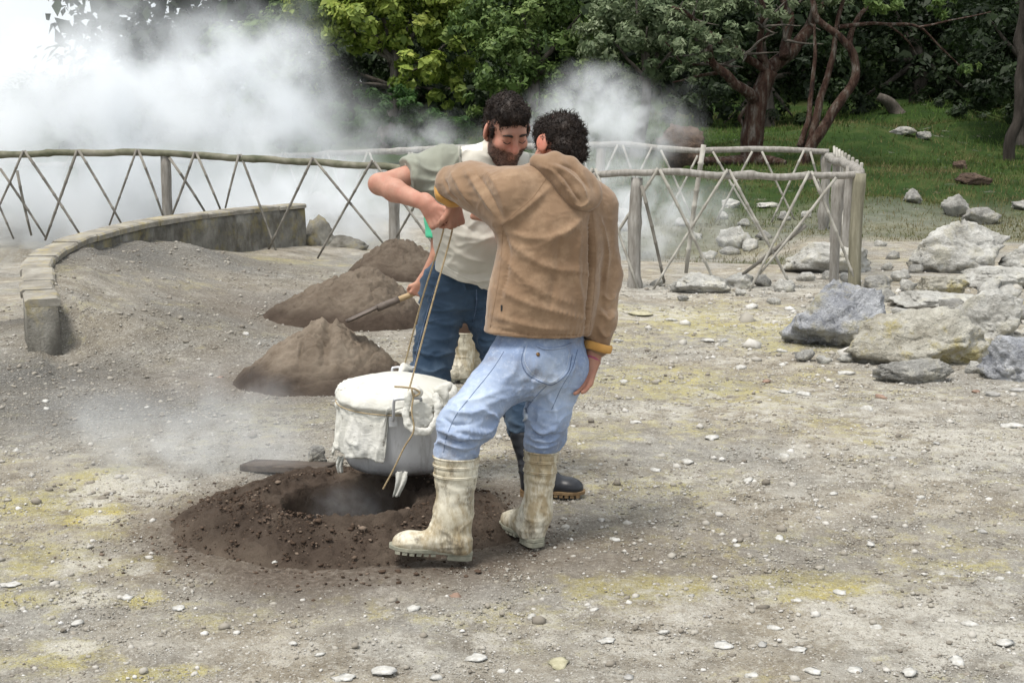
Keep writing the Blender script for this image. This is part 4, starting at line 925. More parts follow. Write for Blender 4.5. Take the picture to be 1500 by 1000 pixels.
def relax(V, F, it=2, lam=.5):
    E = np.vstack([F[:, [0, 1]], F[:, [1, 2]], F[:, [2, 3]], F[:, [3, 0]]]); n = len(V)
    deg = np.bincount(E[:, 0], minlength=n) + np.bincount(E[:, 1], minlength=n)
    for _ in range(it):
        A = np.stack([np.bincount(E[:, 0], V[E[:, 1], k], n) + np.bincount(E[:, 1], V[E[:, 0], k], n) for k in range(3)], 1) / np.maximum(deg, 1)[:, None]
        V = V + lam * (A - V)
    return V
def normals(V, F):
    fn = np.cross(V[F[:, 2]] - V[F[:, 0]], V[F[:, 3]] - V[F[:, 1]]); N = np.zeros_like(V)
    for k in range(4):
        for c in range(3): N[:, c] += np.bincount(F[:, k], fn[:, c], len(V))
    return unit_rows(N)
class Surf:
    def __init__(s, items, h, k=.03, it=2, cuts=(), post=()):
        f0 = union(items, k); lo, hi = bounds(list(items) + list(post))
        def f(p):
            d = f0(p)
            for c, n in cuts: d = np.maximum(d, (p - np.asarray(c, np.float32)) @ np.asarray(unit(n), np.float32))
            for q, kk in post: d = smin(d, q(p), kk)
            return d
        s.V, s.F = skin(f, lo, hi, h); s.V = relax(s.V, s.F, it); s.upd()
    def upd(s): s.N = normals(s.V, s.F); s.tree = None
    def hit(s, x, y):
        if s.tree is None: s.tree = BVHTree.FromPolygons([tuple(v) for v in s.V.tolist()], s.F.tolist())
        r = unit(ray(x, y)); loc = s.tree.ray_cast(Vector(CAMP), Vector(r))
        return None if loc[0] is None else (np.array(loc[0]), np.array(loc[1]))
    def path(s, pts, n=24, lift=0.0):
        q = smooth_path(np.asarray(pts, float), n); out = []
        for x, y in q:
            h = s.hit(x, y)
            if h is not None: out.append(h[0] + h[1] * lift)
        return np.array(out)
    def crease(s, lst):
        """folds: (points, height, width); a raised or sunk line along the cloth"""
        s.hit(750, 400); dsp = np.zeros(len(s.V))
        for pts, amp, wid in lst:
            q = s.path(pts, 26)
            if len(q) < 3: continue
            lo, hi = q.min(0) - wid * 3, q.max(0) + wid * 3; m = np.where(np.all((s.V > lo) & (s.V < hi), axis=1))[0]
            if not len(m): continue
            D = np.linalg.norm(s.V[m][:, None] - q[None], axis=2); i = D.argmin(1); d = D[np.arange(len(m)), i]; t = i / max(1, len(q) - 1)
            dsp[m] += amp * 1.75 * np.exp(-(d / wid) ** 1.4) * np.minimum(1, np.minimum(t, 1 - t) * 4 + .25)
        s.V = s.V + s.N * dsp[:, None]; s.upd()
    def rumple(s, amp, scale, w=None, oct=3, stretch=(1, 1, 1)):
        d = fbm(s.V * np.array(stretch) * scale, oct) * amp
        if w is not None: d = d * w
        s.V = s.V + s.N * d[:, None]; s.upd()
    def ridge(s, amp, scale, w=None, stretch=(1, 1, 1), seed=0.0):
        q = s.V * np.array(stretch) * scale + seed; q = q + .8 * np.stack([vnoise(q * .7 + k) for k in (3, 13, 23)], -1)
        d = amp * (np.clip(1 - 2.6 * np.abs(fbm(q, 2)), 0, 1) ** 1.6 - .25)
        if w is not None: d = d * w
        s.V = s.V + s.N * d[:, None]; s.upd()
    def near(s, c, r): return np.exp(-(np.linalg.norm(s.V - np.asarray(c), axis=1) / r) ** 2)
    def link(s, name, mat, parent, attrs=None):
        me = mesh(name, s.V, s.F)
        for k, v in (attrs or {}).items(): fattr(me, k, v)
        return link(name, me, mat, parent)
def seam(parent, name, q, r, mat):
    if len(q) < 3: return None
    V, F = tube(q, r, 5); return link(name, mesh(name, V, F), mat, parent)

def hand(w, d, n, s, curl=.2, sc=1.0, spread=.0, thumb=.5):
    """w wrist, d along the hand, n palm side, s thumb side"""
    w, d, n, s = np.asarray(w, float), unit(d), unit(n), unit(s); L = []
    offs = (.033, .011, -.011, -.032); fl = (.040, .045, .042, .033)
    for o, in zip(offs): L.append((Cap(w + s * o * .55 * sc, w + d * .088 * sc + s * o * sc, .0155 * sc, .0125 * sc), .010))
    L.append((Cap(w - d * .02, w + d * .02 * sc, .028 * sc, .026 * sc, (n, .75)), .02))
    for i, (o, l) in enumerate(zip(offs, fl)):
        p = w + d * (.088 - .004 * abs(i - 1)) * sc + s * o * sc; a = curl * 1.15 + .1 * (i - 1) * curl * .5; r = .0100 * sc
        for j, (f, st) in enumerate(((1.0, 1.0), (.62, 1.25), (.5, .8))):
            dirn = unit(d * math.cos(a) + n * math.sin(a) + s * spread * o * 8); q = p + dirn * l * f * sc
            L.append((Cap(p, q, r, r * .88), .0015 if j else .006)); p = q; r *= .92; a += curl * st * 1.25
    p = w + d * .025 * sc + s * .026 * sc
    for l, dv, r in ((.042, d * .7 + s * .65 + n * .25, .0145), (.032, d * .8 + s * (.35 - .5 * thumb) + n * (.2 + .7 * thumb), .0115), (.025, d * .75 + s * (.1 - .8 * thumb) + n * (.2 + .5 * thumb), .0100)):
        q = p + unit(dv) * l * sc; L.append((Cap(p, q, r * sc, r * .9 * sc), .008)); p = q
    return L
def head(c, f, up, sc=1.0):
    """c between the ears, f facing, up"""
    c = np.asarray(c, float); f = unit(f); up = unit(np.asarray(up) - f * np.dot(up, f)); s = np.cross(f, up); A = [f, s, up]
    q = lambda a, b, u: c + (f * a + s * b + up * u) * sc
    L = [Ell(q(-.012, 0, .028), A, np.array([.098, .078, .098]) * sc), (Ell(q(.032, 0, -.04), A, np.array([.064, .061, .082]) * sc), .03), (Cap(q(.066, -.014, -.104), q(.066, .014, -.104), .024 * sc), .03),
         (Cap(q(.030, -.048, -.072), q(.030, .048, -.072), .022 * sc), .03), (Cap(q(.078, -.034, .034), q(.078, .034, .034), .015 * sc), .02), (Cap(q(.090, 0, .022), q(.113, 0, -.026), .009 * sc, .014 * sc), .012),
         (Cap(q(.096, -.014, -.030), q(.096, .014, -.030), .010 * sc), .008), (Ell(q(.062, -.042, -.022), A, np.array([.030, .026, .026]) * sc), .02), (Ell(q(.062, .042, -.022), A, np.array([.030, .026, .026]) * sc), .02),
         (Cap(q(.086, -.020, -.060), q(.090, 0, -.058), .008 * sc), .008), (Cap(q(.086, .020, -.060), q(.090, 0, -.058), .008 * sc), .008), (Cap(q(.084, -.017, -.073), q(.084, .017, -.073), .0095 * sc), .008)]
    for e in (-1, 1):
        L += [(Ell(q(.076, e * .032, .010), A, np.array([.0155, .0165, .0135]) * sc), .004), (Ell(q(-.008, e * .084, -.004), [unit(f + s * e * -.0), unit(s * e + f * -.45), up], np.array([.022, .010, .036]) * sc), .006),
              (Cap(q(.0, e * .079, -.028), q(.002, e * .077, -.036), .009 * sc), .006)]
    return L, q
def curls(parent, name, P0, N0, n, length, r, mat, up, seed=1, curl=1.0, out=.6, flow=None):
    g = np.random.default_rng(seed); mb_V, mb_F, off = [], [], 0; k = g.integers(0, len(P0), n); m = 6
    for i in k:
        p = P0[i] - N0[i] * .004; d = unit(N0[i] * out + g.normal(0, .55, 3) + (flow if flow is not None else 0)); ax = unit(g.normal(0, 1, 3)); pts = [p]; L = length * g.uniform(.6, 1.3) / m
        for j in range(m):
            d = unit(d + np.cross(ax, d) * curl * .62 - N0[i] * .12 * j / m); p = p + d * L; pts.append(p)
        V, F = tube(pts, r * np.array([1, 1.1, 1.1, 1, .85, .6, .25]), 3, False); mb_V.append(V); mb_F.append(np.array(F) + off); off += len(V)
    return link(name, mesh(name, np.vstack(mb_V), np.vstack(mb_F)), mat, parent)

# ------------------------------------------------------------------ cloth and skin materials
def cloth(name, a, b, scale=5, weave=900, rough=.9, fold=.0, extra=None, wv=.15, sheen=.1):
    n = NT(name); c = n.ramp(n.noise(scale, 6, .62), [(.3, a), (.7, b)])
    if extra: c = extra(n, c)
    h = n.math('ADD', n.math('MULTIPLY', n.noise(weave, 2, .5), wv), n.math('MULTIPLY', n.noise(26, 5, .6), 1.0))
    n.principled(c, rough, n.bump(h, .35, .006), .15, 0.0, 0.0, sheen); return n.m
def skin_mat(name, a, b, stub=None):
    n = NT(name); c = n.ramp(n.noise(14, 5, .6), [(.3, a), (.7, b)])
    c = n.mix(n.math('MULTIPLY', n.rng(n.noise(22, 5, .65), .45, .7), .35), c, (.40, .13, .09)); c = n.mix(n.math('MULTIPLY', n.rng(n.noise(9, 5, .65), .5, .72), .35), c, (.20, .105, .07))
    c = n.mix(n.math('MULTIPLY', n.attr('flush'), .65), c, (.50, .15, .10))
    if stub: c = n.mix(n.math('MULTIPLY', n.attr('stubble'), n.rng(n.noise(380, 2, .6), .2, .6, .55, .95)), c, stub)
    n.principled(c, .55, n.bump(n.math('ADD', n.noise(160, 3, .6), n.noise(30, 3, .6)), .25, .003), .35, 0.0, .06); return n.m
skinA = skin_mat('tanned_skin', (.30, .15, .10), (.42, .22, .15)); skinB = skin_mat('ruddy_skin', (.36, .18, .125), (.49, .28, .205), (.055, .035, .03)); skinC = skin_mat('arm_skin', (.38, .19, .125), (.48, .26, .18))
hair_m = NT('dark_hair'); hair_m.principled(hair_m.ramp(hair_m.noise(25, 3), [(.3, (.009, .006, .005)), (.7, (.030, .020, .015))]), .6, None, .25); hair_m = hair_m.m
def hood_x(n, c):
    c = n.mix(n.math('MULTIPLY', n.rng(n.noise(9, 6, .7), .48, .68), .55), c, (.38, .265, .17)); c = n.mix(n.math('MULTIPLY', n.rng(n.noise(5, 6, .75), .54, .7), .45), c, (.14, .085, .05)); return c
hoodie_m = cloth('brown_sweatshirt', (.195, .123, .073), (.275, .182, .114), 3, 700, .95, extra=hood_x, sheen=.25)
lining_m = cloth('orange_lining', (.42, .22, .06), (.52, .29, .09), 8, 700)
def jean_x(n, c):
    c = n.mix(n.math('MULTIPLY', n.rng(n.noise(4.5, 6, .65), .46, .66), .55), c, (.47, .55, .68))
    c = n.mix(n.math('MULTIPLY', n.rng(n.noise(6.5, 6, .7), .55, .70), .6), c, (.20, .19, .19))
    c = n.mix(n.math('MULTIPLY', n.attr('fade'), n.rng(n.noise(7, 6, .7), .3, .62, .3, .9)), c, (.52, .60, .72))
    c = n.mix(n.math('MULTIPLY', n.attr('dirt'), n.rng(n.noise(14, 6, .75), .42, .62, .05, .75)), c, (.17, .155, .145))
    c = n.mix(n.math('MULTIPLY', n.rng(n.noise(60, 4, .7), .52, .7), .3), c, (.60, .66, .74)); return c
jeanA = cloth('faded_denim', (.155, .215, .355), (.27, .345, .50), 3.2, 1100, .92, extra=jean_x, wv=.3)
jeanB = cloth('dark_denim', (.024, .045, .078), (.055, .088, .135), 4, 1100, .92, extra=lambda n, c: n.mix(n.math('MULTIPLY', n.rng(n.noise(5, 5, .65), .48, .68), .5), c, (.12, .165, .22)), wv=.3)
stitch_m = simple('denim_stitch', [(.3, (.085, .12, .20)), (.7, (.15, .20, .30))], 60, .9)
stitchP = simple('pale_stitch', [(.3, (.40, .46, .55)), (.7, (.55, .60, .66))], 60, .9)
seam_m = simple('sweatshirt_seam', [(.3, (.17, .105, .062)), (.7, (.22, .14, .085))], 60, .95)
def boot_mat():
    n = NT('dirty_white_rubber'); c = n.ramp(n.noise(5, 5, .6), [(.3, (.50, .45, .33)), (.6, (.66, .63, .53)), (.8, (.74, .73, .67))])
    mp = n.new('ShaderNodeMapping'); mp.inputs['Scale'].default_value = (1.6, 1.6, .7); n.l(n.tc.outputs['Object'], mp.inputs['Vector'])
    c = n.mix(n.math('MULTIPLY', n.rng(n.noise(7, 7, .72, mp.outputs[0]), .44, .60), .85), c, (.27, .20, .10))
    c = n.mix(n.math('MULTIPLY', n.rng(n.noise(10, 7, .75, mp.outputs[0]), .52, .64), .8), c, (.10, .08, .055))
    c = n.mix(n.math('MULTIPLY', n.rng(n.noise(40, 5, .7), .48, .66), .55), c, (.34, .29, .19))
    n.principled(c, .5, n.bump(n.noise(60, 5, .65), .3, .004), .4); return n.m
boot_m = boot_mat()
sole_m = simple('grey_green_sole', [(.3, (.17, .17, .13)), (.7, (.34, .33, .26))], 20, .85, .5, 80)
bootB = simple('black_rubber', [(.3, (.010, .011, .014)), (.7, (.026, .028, .034))], 12, .38, .2, 40, .003, .5)
soleB = simple('tan_sole', [(.3, (.16, .10, .05)), (.7, (.28, .19, .10))], 20, .85)

def boot(parent, top, ankle, heel, toe, mat, smat, rt=.083, sc=1.0, ribs=True, up=(0, 0, 1)):
    """top: centre of the shaft mouth; ankle; heel and toe: underside of the sole"""
    top, ankle, heel, toe = [np.asarray(q, float) for q in (top, ankle, heel, toe)]; fd = unit(toe - heel); L = np.linalg.norm(toe - heel); U = unit(np.asarray(up) - fd * np.dot(up, fd)); sd = np.cross(fd, U)
    ax = unit(ankle - top); H = np.linalg.norm(ankle - top)
    fc = heel + fd * .075 * L / .29 + U * .06
    it = [Cap(top, ankle, rt, rt * .76), (Cap(ankle, heel + fd * .058 + U * .062, rt * .74, .052), .03), (Cap(ankle + fd * .015, heel + fd * .13 + U * .075, .055, .046), .035),
          (Cap(heel + fd * .06 + U * .05, toe - fd * .075 + U * .046, .046, .041, (U, .9)), .03), (Cap(toe - fd * .075 + U * .04, toe - fd * .055 + U * .038, .050, .046, (U, .78)), .02), (Cap(heel + fd * .055 + U * .03, heel + fd * .06 + U * .05, .047, .046), .02)]
    S = Surf(it, .0055, .03, 2, cuts=[(top, -ax), (heel + U * .022, -U)])
    S.ridge(.004, 9, None, (1, 1, 2.2), 3.); S.rumple(.002, 9, None, 2); o = S.link('boot', mat, parent)
    # hollow look of the mouth, ribs round the shaft
    u = unit(np.cross(ax, [0, 1, .2])); v = np.cross(ax, u)
    def ring(t, r, tr, name, m):
        a = np.linspace(0, 2 * np.pi, 40); V, F = tube(np.stack([top + ax * H * t + r * (np.cos(q) * u + np.sin(q) * v) for q in a]), tr, 6, False); return link(name, mesh(name, V, F), m, o)
    ring(0.004, rt - .001, .0045, 'rim', mat)
    if ribs:
        for t in (.13, .15, .30, .32): ring(t, rt * (1 - .07 * t / .45) + .001, .0032, 'rib', mat)
    # sole: outline of a foot, heel block and cleated forefoot
    def slab(a0, a1, z0, z1, name, wf=1.0):
        t = np.linspace(a0, a1, 14); w = np.interp(t, [0, .06, .2, .45, .72, .9, .97, 1.0], [.022, .036, .041, .037, .050, .042, .028, .012]) * wf; Vv = []
        for zz in (z0, z1):
            for ti, wi in zip(t, w): Vv.append(heel + fd * L * ti + sd * wi + U * zz)
            for ti, wi in zip(t[::-1], w[::-1]): Vv.append(heel + fd * L * ti - sd * wi + U * zz)
        n = 28; Ff = [tuple(range(n))[::-1], tuple(range(n, 2 * n))] + [(i, (i + 1) % n, n + (i + 1) % n, n + i) for i in range(n)]
        so = link(name, mesh(name, Vv, Ff, smooth=False), smat, o); b = so.modifiers.new('b', 'BEVEL'); b.width = .003; b.segments = 2; return so
    slab(0, 1, .014, .030, 'sole', 1.05); slab(.0, .30, -.006, .0138, 'heel_block', 1.0)
    for k in range(6): slab(.44 + k * .085, .50 + k * .085, .002, .0138, 'cleat', 1.0)
    return o

# ================================================================== the man in the brown hooded sweatshirt
def man_brown():
    YA = 4.85
    ankL, heelL, toeL = P(666, 752, 4.62), P(691, 816, 4.61), P(569, 806, 4.58)
    ankR, heelR = P(787, 752, 4.83), P(789, 800, 4.78)
    toeR = heelR + unit(np.array([-.45, .88, .02])) * .285
    topL, topR = P(668, 668, 4.63), P(793, 660, 4.84)
    root = empty('person', ((heelL[0] + heelR[0]) / 2, 4.8, 0)); tag(root, 'person in brown hooded sweatshirt and faded jeans, back turned, lifting the pot by a rope', 'person')
    pel, hipL, hipR = P(787, 520, 4.86), P(750, 538, 4.80), P(824, 540, 4.92); kneL, kneR = P(676, 622, 4.64), P(801, 610, 4.85)
    wst, chs, upc, nek = P(794, 470, 4.86), P(808, 360, 4.86), P(812, 300, 4.89), P(818, 262, 4.93)
    f3 = unit(np.array([-.45, .89, 0])); sx = np.array([.89, .45, 0])
    shL, shR = P(748, 282, 4.80), P(872, 302, 4.98); elL, wrL = P(672, 270, 4.97), P(664, 298, 5.17); elR, wrR = P(886, 405, 5.0), P(867, 528, 4.92)
    # body: head, neck, arms, hands, trunk and legs in one skin
    hf = unit(np.array([-.55, .72, -.42])); hu = unit(np.array([.02, .35, .9])); hc = P(819, 216, 4.99)
    H, hq = head(hc, hf, hu, 1.0)
    it = H + [(Cap(hc + [0, -.02, -.06], nek, .058, .062), .03), (Cap(nek, upc, .075, .10), .03), (Cap(upc, wst, .12, .09, (f3, .7)), .05), (Cap(wst, pel, .09, .09, (f3, .75)), .05), (Cap(shL, shR, .05), .04),
              (Cap(shL, elL, .048, .042), .03), (Cap(elL, wrL, .042, .029), .02), (Cap(shR, elR, .048, .042), .03), (Cap(elR, wrR, .042, .028), .02)]
    it += [(Cap(a, b, ra, rb), .03) for a, b, ra, rb in ((hipL, kneL, .06, .042), (kneL, ankL, .040, .030), (hipR, kneR, .06, .042), (kneR, ankR, .040, .030), (ankL, toeL * .4 + heelL * .6 + [0, 0, .05], .028, .02), (ankR, toeR * .4 + heelR * .6 + [0, 0, .05], .028, .02))]
    it += hand(wrL, np.array([.12, .25, -.95]), np.array([-.75, .5, .15]), np.array([-.6, -.6, -.2]), 1.15, 1.0, 0, .9)
    it += hand(wrR, P(848, 574, 4.85) - wrR, np.array([-.55, -.75, .25]), np.array([-.65, .6, .3]), .28, 1.0, .25, .2)
    S = Surf(it, .0032, .02, 1); fl = S.near(hq(-.0, .09, 0), .05) + S.near(hq(0, -.09, 0), .05) + .35 * S.near(wrR + [0, 0, -.14], .06)
    S.link('body', skinA, root, {'flush': np.clip(fl, 0, 1), 'stubble': np.zeros(len(S.V))})
    # hair
    A = [hf, np.cross(hf, hu), hu]
    Hs = Surf([Ell(hq(-.020, 0, .032), A, (.099, .080, .098)), (Ell(hq(-.072, 0, -.045), A, (.040, .060, .050)), .03), (Ell(hq(.03, 0, .075), A, (.07, .07, .05)), .03)], .006, .03, 1, cuts=[(hq(.085, 0, .0), hf * 1.0 + hu * -.35)])
    Hs.rumple(.010, 26, None, 3); ho = Hs.link('hair', hair_m, root)
    curls(ho, 'locks', Hs.V, Hs.N, 5600, .030, .0013, hair_m, hu, 3, .7, .3, np.array([.15, -.1, -.25]))
    # jeans
    it = [Cap(P(775, 512, 4.84), P(812, 514, 4.92), .125, .118, (f3, .9)), (Cap(P(778, 488, 4.85), P(810, 490, 4.91), .125, .118, (f3, .85)), .03), (Cap(P(772, 540, 4.80), P(818, 542, 4.89), .112, .105, (f3, .95)), .05), (Cap(hipL, kneL, .105, .083), .05), (Cap(kneL, topL + [0, 0, .02], .083, .076), .04), (Cap(topL + [0, 0, .02], topL + [0, 0, -.06], .074, .064), .02),
          (Cap(hipR, kneR, .098, .078), .04), (Cap(kneR, topR + [0, 0, .03], .077, .066), .04), (Cap(topR + [0, 0, .03], topR + [0, 0, -.06], 0.058, .050), .02), (Cap(P(690, 610, 4.64), P(705, 628, 4.68), .055, .05), .04), (Cap(P(805, 625, 4.84), P(812, 640, 4.88), .05, .045), .03)]
    J = Surf(it, .0052, .04, 2, cuts=[(P(793, 462, 4.86), np.array([0, 0, 1.0]))])
    J.crease([([(700, 600), (725, 612), (710, 632), (672, 628)], .012, .010), ([(640, 628), (680, 640), (708, 640)], .012, .009), ([(642, 645), (672, 655), (700, 652)], .010, .008), ([(655, 600), (685, 606), (715, 598)], .008, .010), ([(668, 590), (700, 585), (735, 570)], .006, .012), ([(648, 612), (665, 622), (690, 622)], -.008, .008),
              ([(645, 636), (670, 647), (695, 646)], -.008, .006), ([(775, 620), (795, 632), (818, 625)], .011, .009), ([(772, 636), (795, 646), (818, 640)], .011, .008), ([(774, 628), (795, 639), (816, 633)], -.008, .007), ([(772, 648), (792, 655), (816, 650)], .009, .007), ([(800, 575), (812, 600), (815, 622)], .007, .011),
              ([(775, 560), (745, 580), (705, 595)], .007, .014), ([(790, 545), (770, 562), (730, 590)], -.006, .012), ([(782, 560), (780, 590), (772, 618)], .008, .010), ([(830, 545), (815, 575), (805, 600)], .006, .012), ([(760, 505), (755, 540), (735, 560)], .005, .015), ([(845, 515), (835, 550), (820, 580)], .005, .012), ([(768, 556), (805, 560), (840, 540)], .006, .012)])
    J.ridge(.009, 11, np.clip(.25 + J.near(kneL + [0, 0, -.03], .12) + J.near(kneR + [0, 0, -.03], .12) + .6 * J.near(P(775, 560, 4.75), .1), 0, 1), (1, 1, 1.8)); J.rumple(.004, 14, None, 3); jo = J.link('jeans', jeanA, root, {'fade': np.clip(J.near(P(700, 570, 4.65), .10) + J.near(kneL, .09) + .8 * J.near(P(800, 545, 4.75), .07) + .7 * J.near(P(815, 590, 4.78), .08), 0, 1), 'dirt': np.clip(J.near(P(765, 545, 4.72), .06) + .8 * J.near(P(790, 555, 4.72), .06) + .7 * J.near(P(720, 520, 4.75), .06) + .8 * J.near(topL, .1) + .6 * J.near(topR, .1), 0, 1)})
    pk = [(768, 508), (764, 530), (775, 550), (800, 562), (812, 562), (832, 545), (838, 520)]
    seam(jo, 'pocket_seam', J.path(pk, 40, .0006), .0018, stitch_m); seam(jo, 'pocket_stitch', J.path([(x + (4 if x < 790 else -4 if x > 815 else 0), y - 4) for x, y in pk], 40, .0004), .0009, stitchP)
    for pts in ([(706, 560), (690, 580), (668, 608), (654, 640), (650, 662)], [(846, 512), (838, 540), (822, 568), (808, 600)], [(800, 565), (785, 580), (770, 600)], [(738, 515), (722, 540), (700, 568)]):
        seam(jo, 'leg_seam', J.path(pts, 30, .0004), .0013, stitch_m)
    seam(jo, 'pocket_flap', J.path([(785, 506), (800, 511), (822, 509), (836, 503)], 20, .002), .0050, jeanA)
    h = J.hit(788, 519)
    if h:
        V, F = tube([h[0] - h[1] * .002, h[0] + h[1] * .003, h[0] + h[1] * .0045], [.0075, .0075, .003], 14); link('pocket_button', mesh('pocket_button', V, F), simple('brass_button', [(.3, (.16, .09, .04)), (.7, (.25, .15, .07))], 30, .4, metal=.8), jo)
    V, F = ICO4; t = J.path([(770, 598), (772, 608), (768, 616)], 6, .004)
    if len(t) > 2: seam(jo, 'torn_flap', t, np.interp(np.linspace(0, 1, len(t)), [0, .5, 1], [.004, .009, .003]), stitchP)
    boot(root, topL, ankL, heelL, toeL, boot_m, sole_m, .084, up=unit(np.array([.14, 0, 1]))); boot(root, topR, ankR, heelR, toeR, boot_m, sole_m, .066)
    # sweatshirt
    it = [Cap(P(787, 492, 4.86), P(797, 430, 4.86), .216, .205, (f3, .68)), (Cap(P(797, 430, 4.86), P(809, 345, 4.86), .203, .195, (f3, .68)), .06), (Cap(P(810, 345, 4.86), P(813, 300, 4.88), .195, .175, (f3, .62)), .06), (Cap(shL, P(812, 268, 4.90), .072, .082), .05), (Cap(P(812, 268, 4.90), shR, .082, .072), .05),
          (Cap(shL + [0, 0, -.01], P(690, 270, 4.92), .098, .080), .05), (Cap(P(690, 270, 4.92), P(662, 268, 4.99), .078, .066), .04), (Cap(P(742, 318, 4.80), P(700, 288, 4.90), .060, .052), .06), (Cap(shR, elR, .078, .062), .05)]
    low = [(Cap(elR, P(879, 470, 4.95), .064, .060), .03), (Cap(P(879, 470, 4.95), P(874, 508, 4.94), .058, .046), .03)]
    upx = unit(wst - chs)
    T = Surf(it, .0055, .05, 3, cuts=[(P(796, 488, 4.86), np.array([-.06, -.02, -1.0])), ], post=low)
    T.crease([([(735, 330), (770, 305), (805, 275)], .007, .012), ([(740, 338), (790, 350), (850, 330)], .006, .014), ([(738, 350), (800, 390), (870, 400)], .006, .018), ([(730, 370), (780, 420), (850, 450)], .005, .018), ([(722, 420), (790, 450), (870, 470)], .006, .016), ([(715, 460), (790, 480), (865, 482)], .005, .014), ([(735, 328), (745, 380), (730, 450)], -.006, .012),
              ([(660, 250), (675, 275), (690, 300)], .007, .010), ([(680, 245), (700, 275), (725, 315)], .008, .012), ([(705, 245), (730, 275), (745, 320)], .007, .014), ([(650, 262), (660, 285), (672, 295)], -.007, .008), ([(695, 250), (715, 280), (735, 318)], -.006, .010), ([(880, 320), (888, 370), (885, 430)], .008, .012), ([(866, 318), (867, 400), (858, 490)], -.020, .012),
              ([(880, 430), (893, 440), (902, 430)], .008, .009), ([(878, 455), (890, 468), (900, 460)], .009, .009), ([(876, 478), (886, 492), (894, 486)], .009, .009), ([(880, 445), (890, 455), (900, 446)], -.006, .007), ([(850, 340), (845, 400), (855, 460)], .006, .016), ([(820, 330), (815, 400), (800, 470)], -.004, .016), ([(860, 310), (830, 340), (790, 360)], .006, .012), ([(720, 480), (790, 492), (860, 490)], -.004, .006)])
    T.ridge(.006, 6, np.clip(.25 + .8 * T.near(elR, .2) + .8 * T.near(P(700, 280, 4.9), .14), 0, 1), (1, 1, 1.3), 4.); T.ridge(.0018, 15, None, (1, 1, 1.5), 9.); T.rumple(.002, 24, None, 2); to = T.link('sweatshirt', hoodie_m, root)
    def on(x, y, lift):
        for dy in range(0, 60, 3):
            h = T.hit(x, y + dy)
            if h: return P(x, y, h[0][1] + .0025 * dy) + h[1] * lift
        return P(x, y, 4.9)
    hood = []
    rows = [((788, 239), (812, 236), (834, 243), (850, 256)), ((800, 244), (820, 250), (842, 260), (860, 268)), ((812, 254), (830, 266), (848, 272), (866, 280)), ((824, 270), (838, 282), (852, 286), (866, 288)), ((836, 288), (846, 296), (856, 297), (863, 294))]
    for r_ in rows:
        for a_, b_ in zip(r_[:-1], r_[1:]): hood.append((Cap(on(*a_, .004), on(*b_, .004), .023, .023), .03))
    for r_, r2 in zip(rows[:-1], rows[1:]):
        for a_, b_ in zip(r_, r2): hood.append((Cap(on(*a_, .004), on(*b_, .004), .023, .023), .03))
    Hd = Surf(hood, .005, .03, 2); Hd.hit(820, 260)
    Hd.crease([([(790, 243), (812, 252), (828, 272), (842, 296)], .007, .007), ([(800, 240), (828, 252), (850, 272), (860, 292)], .006, .008), ([(806, 246), (826, 262), (842, 284), (852, 296)], -.006, .006), ([(815, 238), (842, 250), (862, 275)], -.005, .006), ([(840, 298), (852, 302), (864, 294)], .006, .006)])
    Hd.rumple(.003, 16, None, 2); Hd.link('hood', hoodie_m, to)
    for pts in ([(735, 332), (755, 312), (780, 290), (800, 262)], [(712, 494), (760, 495), (820, 496), (866, 497)], [(713, 488), (760, 489), (820, 490), (868, 491)], [(737, 335), (732, 400), (718, 480)], [(866, 300), (872, 360), (870, 430), (863, 490)]):
        seam(to, 'seam', T.path(pts, 40, -.0004), .0013, seam_m)
    def cuff(c, ax, r, wd, name):
        ax = unit(ax); u = unit(np.cross(ax, [.2, 1, .1])); v = np.cross(ax, u); n = 48; a = np.linspace(0, 2 * np.pi, n, endpoint=False); pr = [(-1, .0), (-1, .006), (-.5, .009), (.4, .008), (1, .004), (1.05, -.001), (.6, -.006), (-1, -.006)]; Vv = []
        for t, dr in pr:
            w = 1 + .05 * np.sin(a * 3 + 1) + .03 * np.sin(a * 7); Vv += [c + ax * (wd * t + .004 * math.sin(q * 2)) + (r * wi + dr) * (math.cos(q) * u + math.sin(q) * v) for q, wi in zip(a, w)]
        m = len(pr); Ff = [(i * n + k, i * n + (k + 1) % n, ((i + 1) % m) * n + (k + 1) % n, ((i + 1) % m) * n + k) for i in range(m) for k in range(n)]
        link(name, mesh(name, Vv, Ff), lining_m, to)
    cuff(P(874, 509, 4.93), unit(wrR - elR), .050, .016, 'cuff'); cuff(P(660, 281, 5.01), unit(np.array([-.25, .70, -.60])), .056, .018, 'cuff')
    h = T.hit(735, 451)
    if h: V, F = box(h[0] + h[1] * .002, [.003, 0, 0], [0, .002, 0], [0, 0, .011]); link('label_tag', mesh('label_tag', V, F, False), bootB, to)
    a = np.linspace(0, 2 * np.pi, 30); d = unit(P(848, 574, 4.85) - wrR); u = unit(np.cross(d, [1, 0, 0])); v = np.cross(d, u)
    V, F = tube(np.stack([wrR + d * -.002 + .030 * (np.cos(t) * u + np.sin(t) * v) for t in a]), .0055, 6, False); link('wristband', mesh('wristband', V, F), simple('pink_band', [(.3, (.30, .07, .12)), (.7, (.38, .10, .16))], 20, .7), root)
    return wrL
wA = man_brown()

